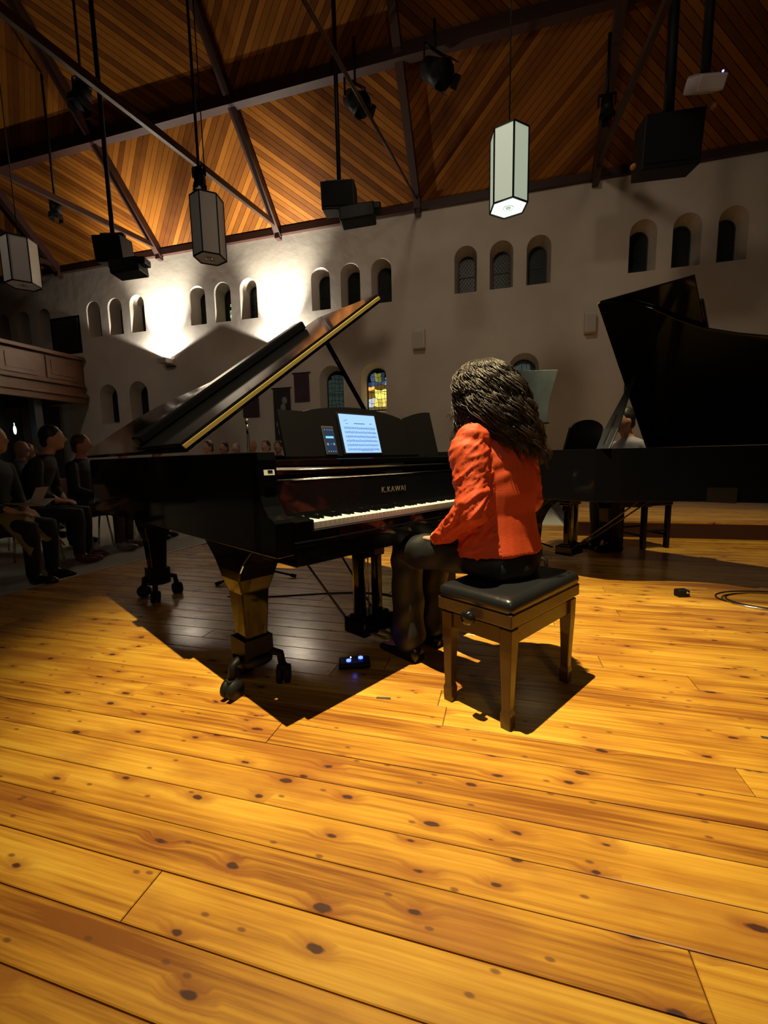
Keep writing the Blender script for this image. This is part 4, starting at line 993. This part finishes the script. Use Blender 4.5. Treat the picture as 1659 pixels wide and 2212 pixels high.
# microphone stand behind the near piano
mk = empty('microphone_stand', (-2.02, 3.16, 0), 0, 'thin black microphone stand rising behind the near piano below its lid', 'microphone stand')
for a in (-2.22, 1.85 - 1.6, 1.9): 
    e = Vector((cos(a), sin(a), 0)) * .33; MB().cyl((0, 0, .10), (e.x, e.y, .014), .009, 8).cyl((e.x * .9, e.y * .9, .024), (e.x * 1.03, e.y * 1.03, .012), .016, 8).build('leg', FIX, mk)
MB().cyl((0, 0, .06), (0, 0, 1.24), .010, 10).cyl((0, 0, .06), (0, 0, .14), .022, 12).cyl((0, 0, .78), (0, 0, .84), .017, 12).build('pole', FIX, mk)
MB().cyl((0, 0, 1.22), (0, 0, 1.30), .012, 10).ell((0, -.0, 1.315), (.02, .02, .028)).build('microphone', mat('mic_steel', (.35, .35, .36), .35, .8), mk)
# cables, foot switch, tape, coil on the stage
def cable(pts, r, label, name='floor_cable'):
    m = MB(); P_ = []; V = [Vector((x, y, r)) for x, y in pts]
    for i in range(len(V) - 1):
        a, b, c, d = V[max(i - 1, 0)], V[i], V[i + 1], V[min(i + 2, len(V) - 1)]
        for k in range(8):
            t = k / 8; P_.append(.5 * ((2 * b) + (c - a) * t + (2 * a - 5 * b + 4 * c - d) * t * t + (3 * b - a - 3 * c + d) * t ** 3))
    P_.append(V[-1]); m.tube(P_, r, 6); return m.build(name, RUBBER, None, label=label, cat='cable')
cable([(-1.95, 2.66), (-1.66, 2.72), (-1.45, 2.80), (-1.14, 2.92), (-.85, 2.95), (-.54, 2.85), (-.2, 2.9), (.2, 3.2)], .005, 'thin black cable running along the floor under the near piano')
fs_ = empty('foot_switch', (-.685, 1.875, 0), radians(20), 'small black foot pedal with two glowing blue buttons under the near piano', 'foot pedal')
m = MB(); m.loft([[(sx * a, sy * b, z) for sx, sy in ((-1, -1), (1, -1), (1, 1), (-1, 1))] for a, b, z in ((.075, .048, 0), (.075, .048, .018), (.068, .040, .028))]); m.build('pedal_housing', FIX, fs_, bevel=.006)
BL = mat('blue_glow', (.05, .08, .9), .4, emit=(.05, .09, 1), es=7)
for x, y in ((-.028, -.012), (.030, .012)): MB().cyl((x, y, .026), (x, y, .034), .0115, 14).build('blue_button', BL, fs_)
MB().ell((-.018, .022, .030), (.003, .003, .003)).build('indicator', mat('white_led', (.6, .8, 1), .4, emit=(.6, .8, 1), es=8), fs_)
lamp('POINT', 'foot_switch_glow', (-.685, 1.875, .06), None, .012, (.1, .15, 1), .01)
def tape(x, y, rz, L, lb, c):
    m = MB(); m.box((0, 0, .0012), (L, .012, .0012)); o = m.build('tape_mark', mat('tape' + lb[:6], c, .6), None, label=lb, cat='tape'); o.location = (x, y, 0); o.rotation_euler = (0, 0, rz); return o
tape(-.47, 1.625, .15, .06, 'short dark tape mark on the lit boards left of the bench', (.05, .05, .06))
tape(.92, 1.69, -.1, .07, 'short dark blue tape mark at the right edge of the picture', (.02, .03, .12))
ck = empty('cable_coil', (1.80, 3.30, 0), 0, 'coil of cable with a pale glint at the right edge of the floor', 'cable')
for k, (r, z, mm) in enumerate(((.36, .006, CHROME), (.33, .005, RUBBER), (.38, .005, RUBBER))):  # chrome loop stands in for the glint along the coil
    m = MB(); m.tube([(r * cos(q * pi / 24), r * .55 * sin(q * pi / 24) + k * .02, z) for q in range(49)], .0045, 6, False); m.build('cable_loop', mm, ck)
cb = empty('shade_block', (1.21, 3.34, 0), .3, 'dark block standing for shade on the floor, chrome stud for its glint, left of the cable coil', 'block')
MB().box((0, 0, .025), (.08, .06, .05)).build('body', FIX, cb, bevel=.010); MB().ell((.02, -.033, .035), (.012, .005, .008)).build('glint_stud', CHROME, cb)  # block drawn where the floor is only shaded; stud makes the glint
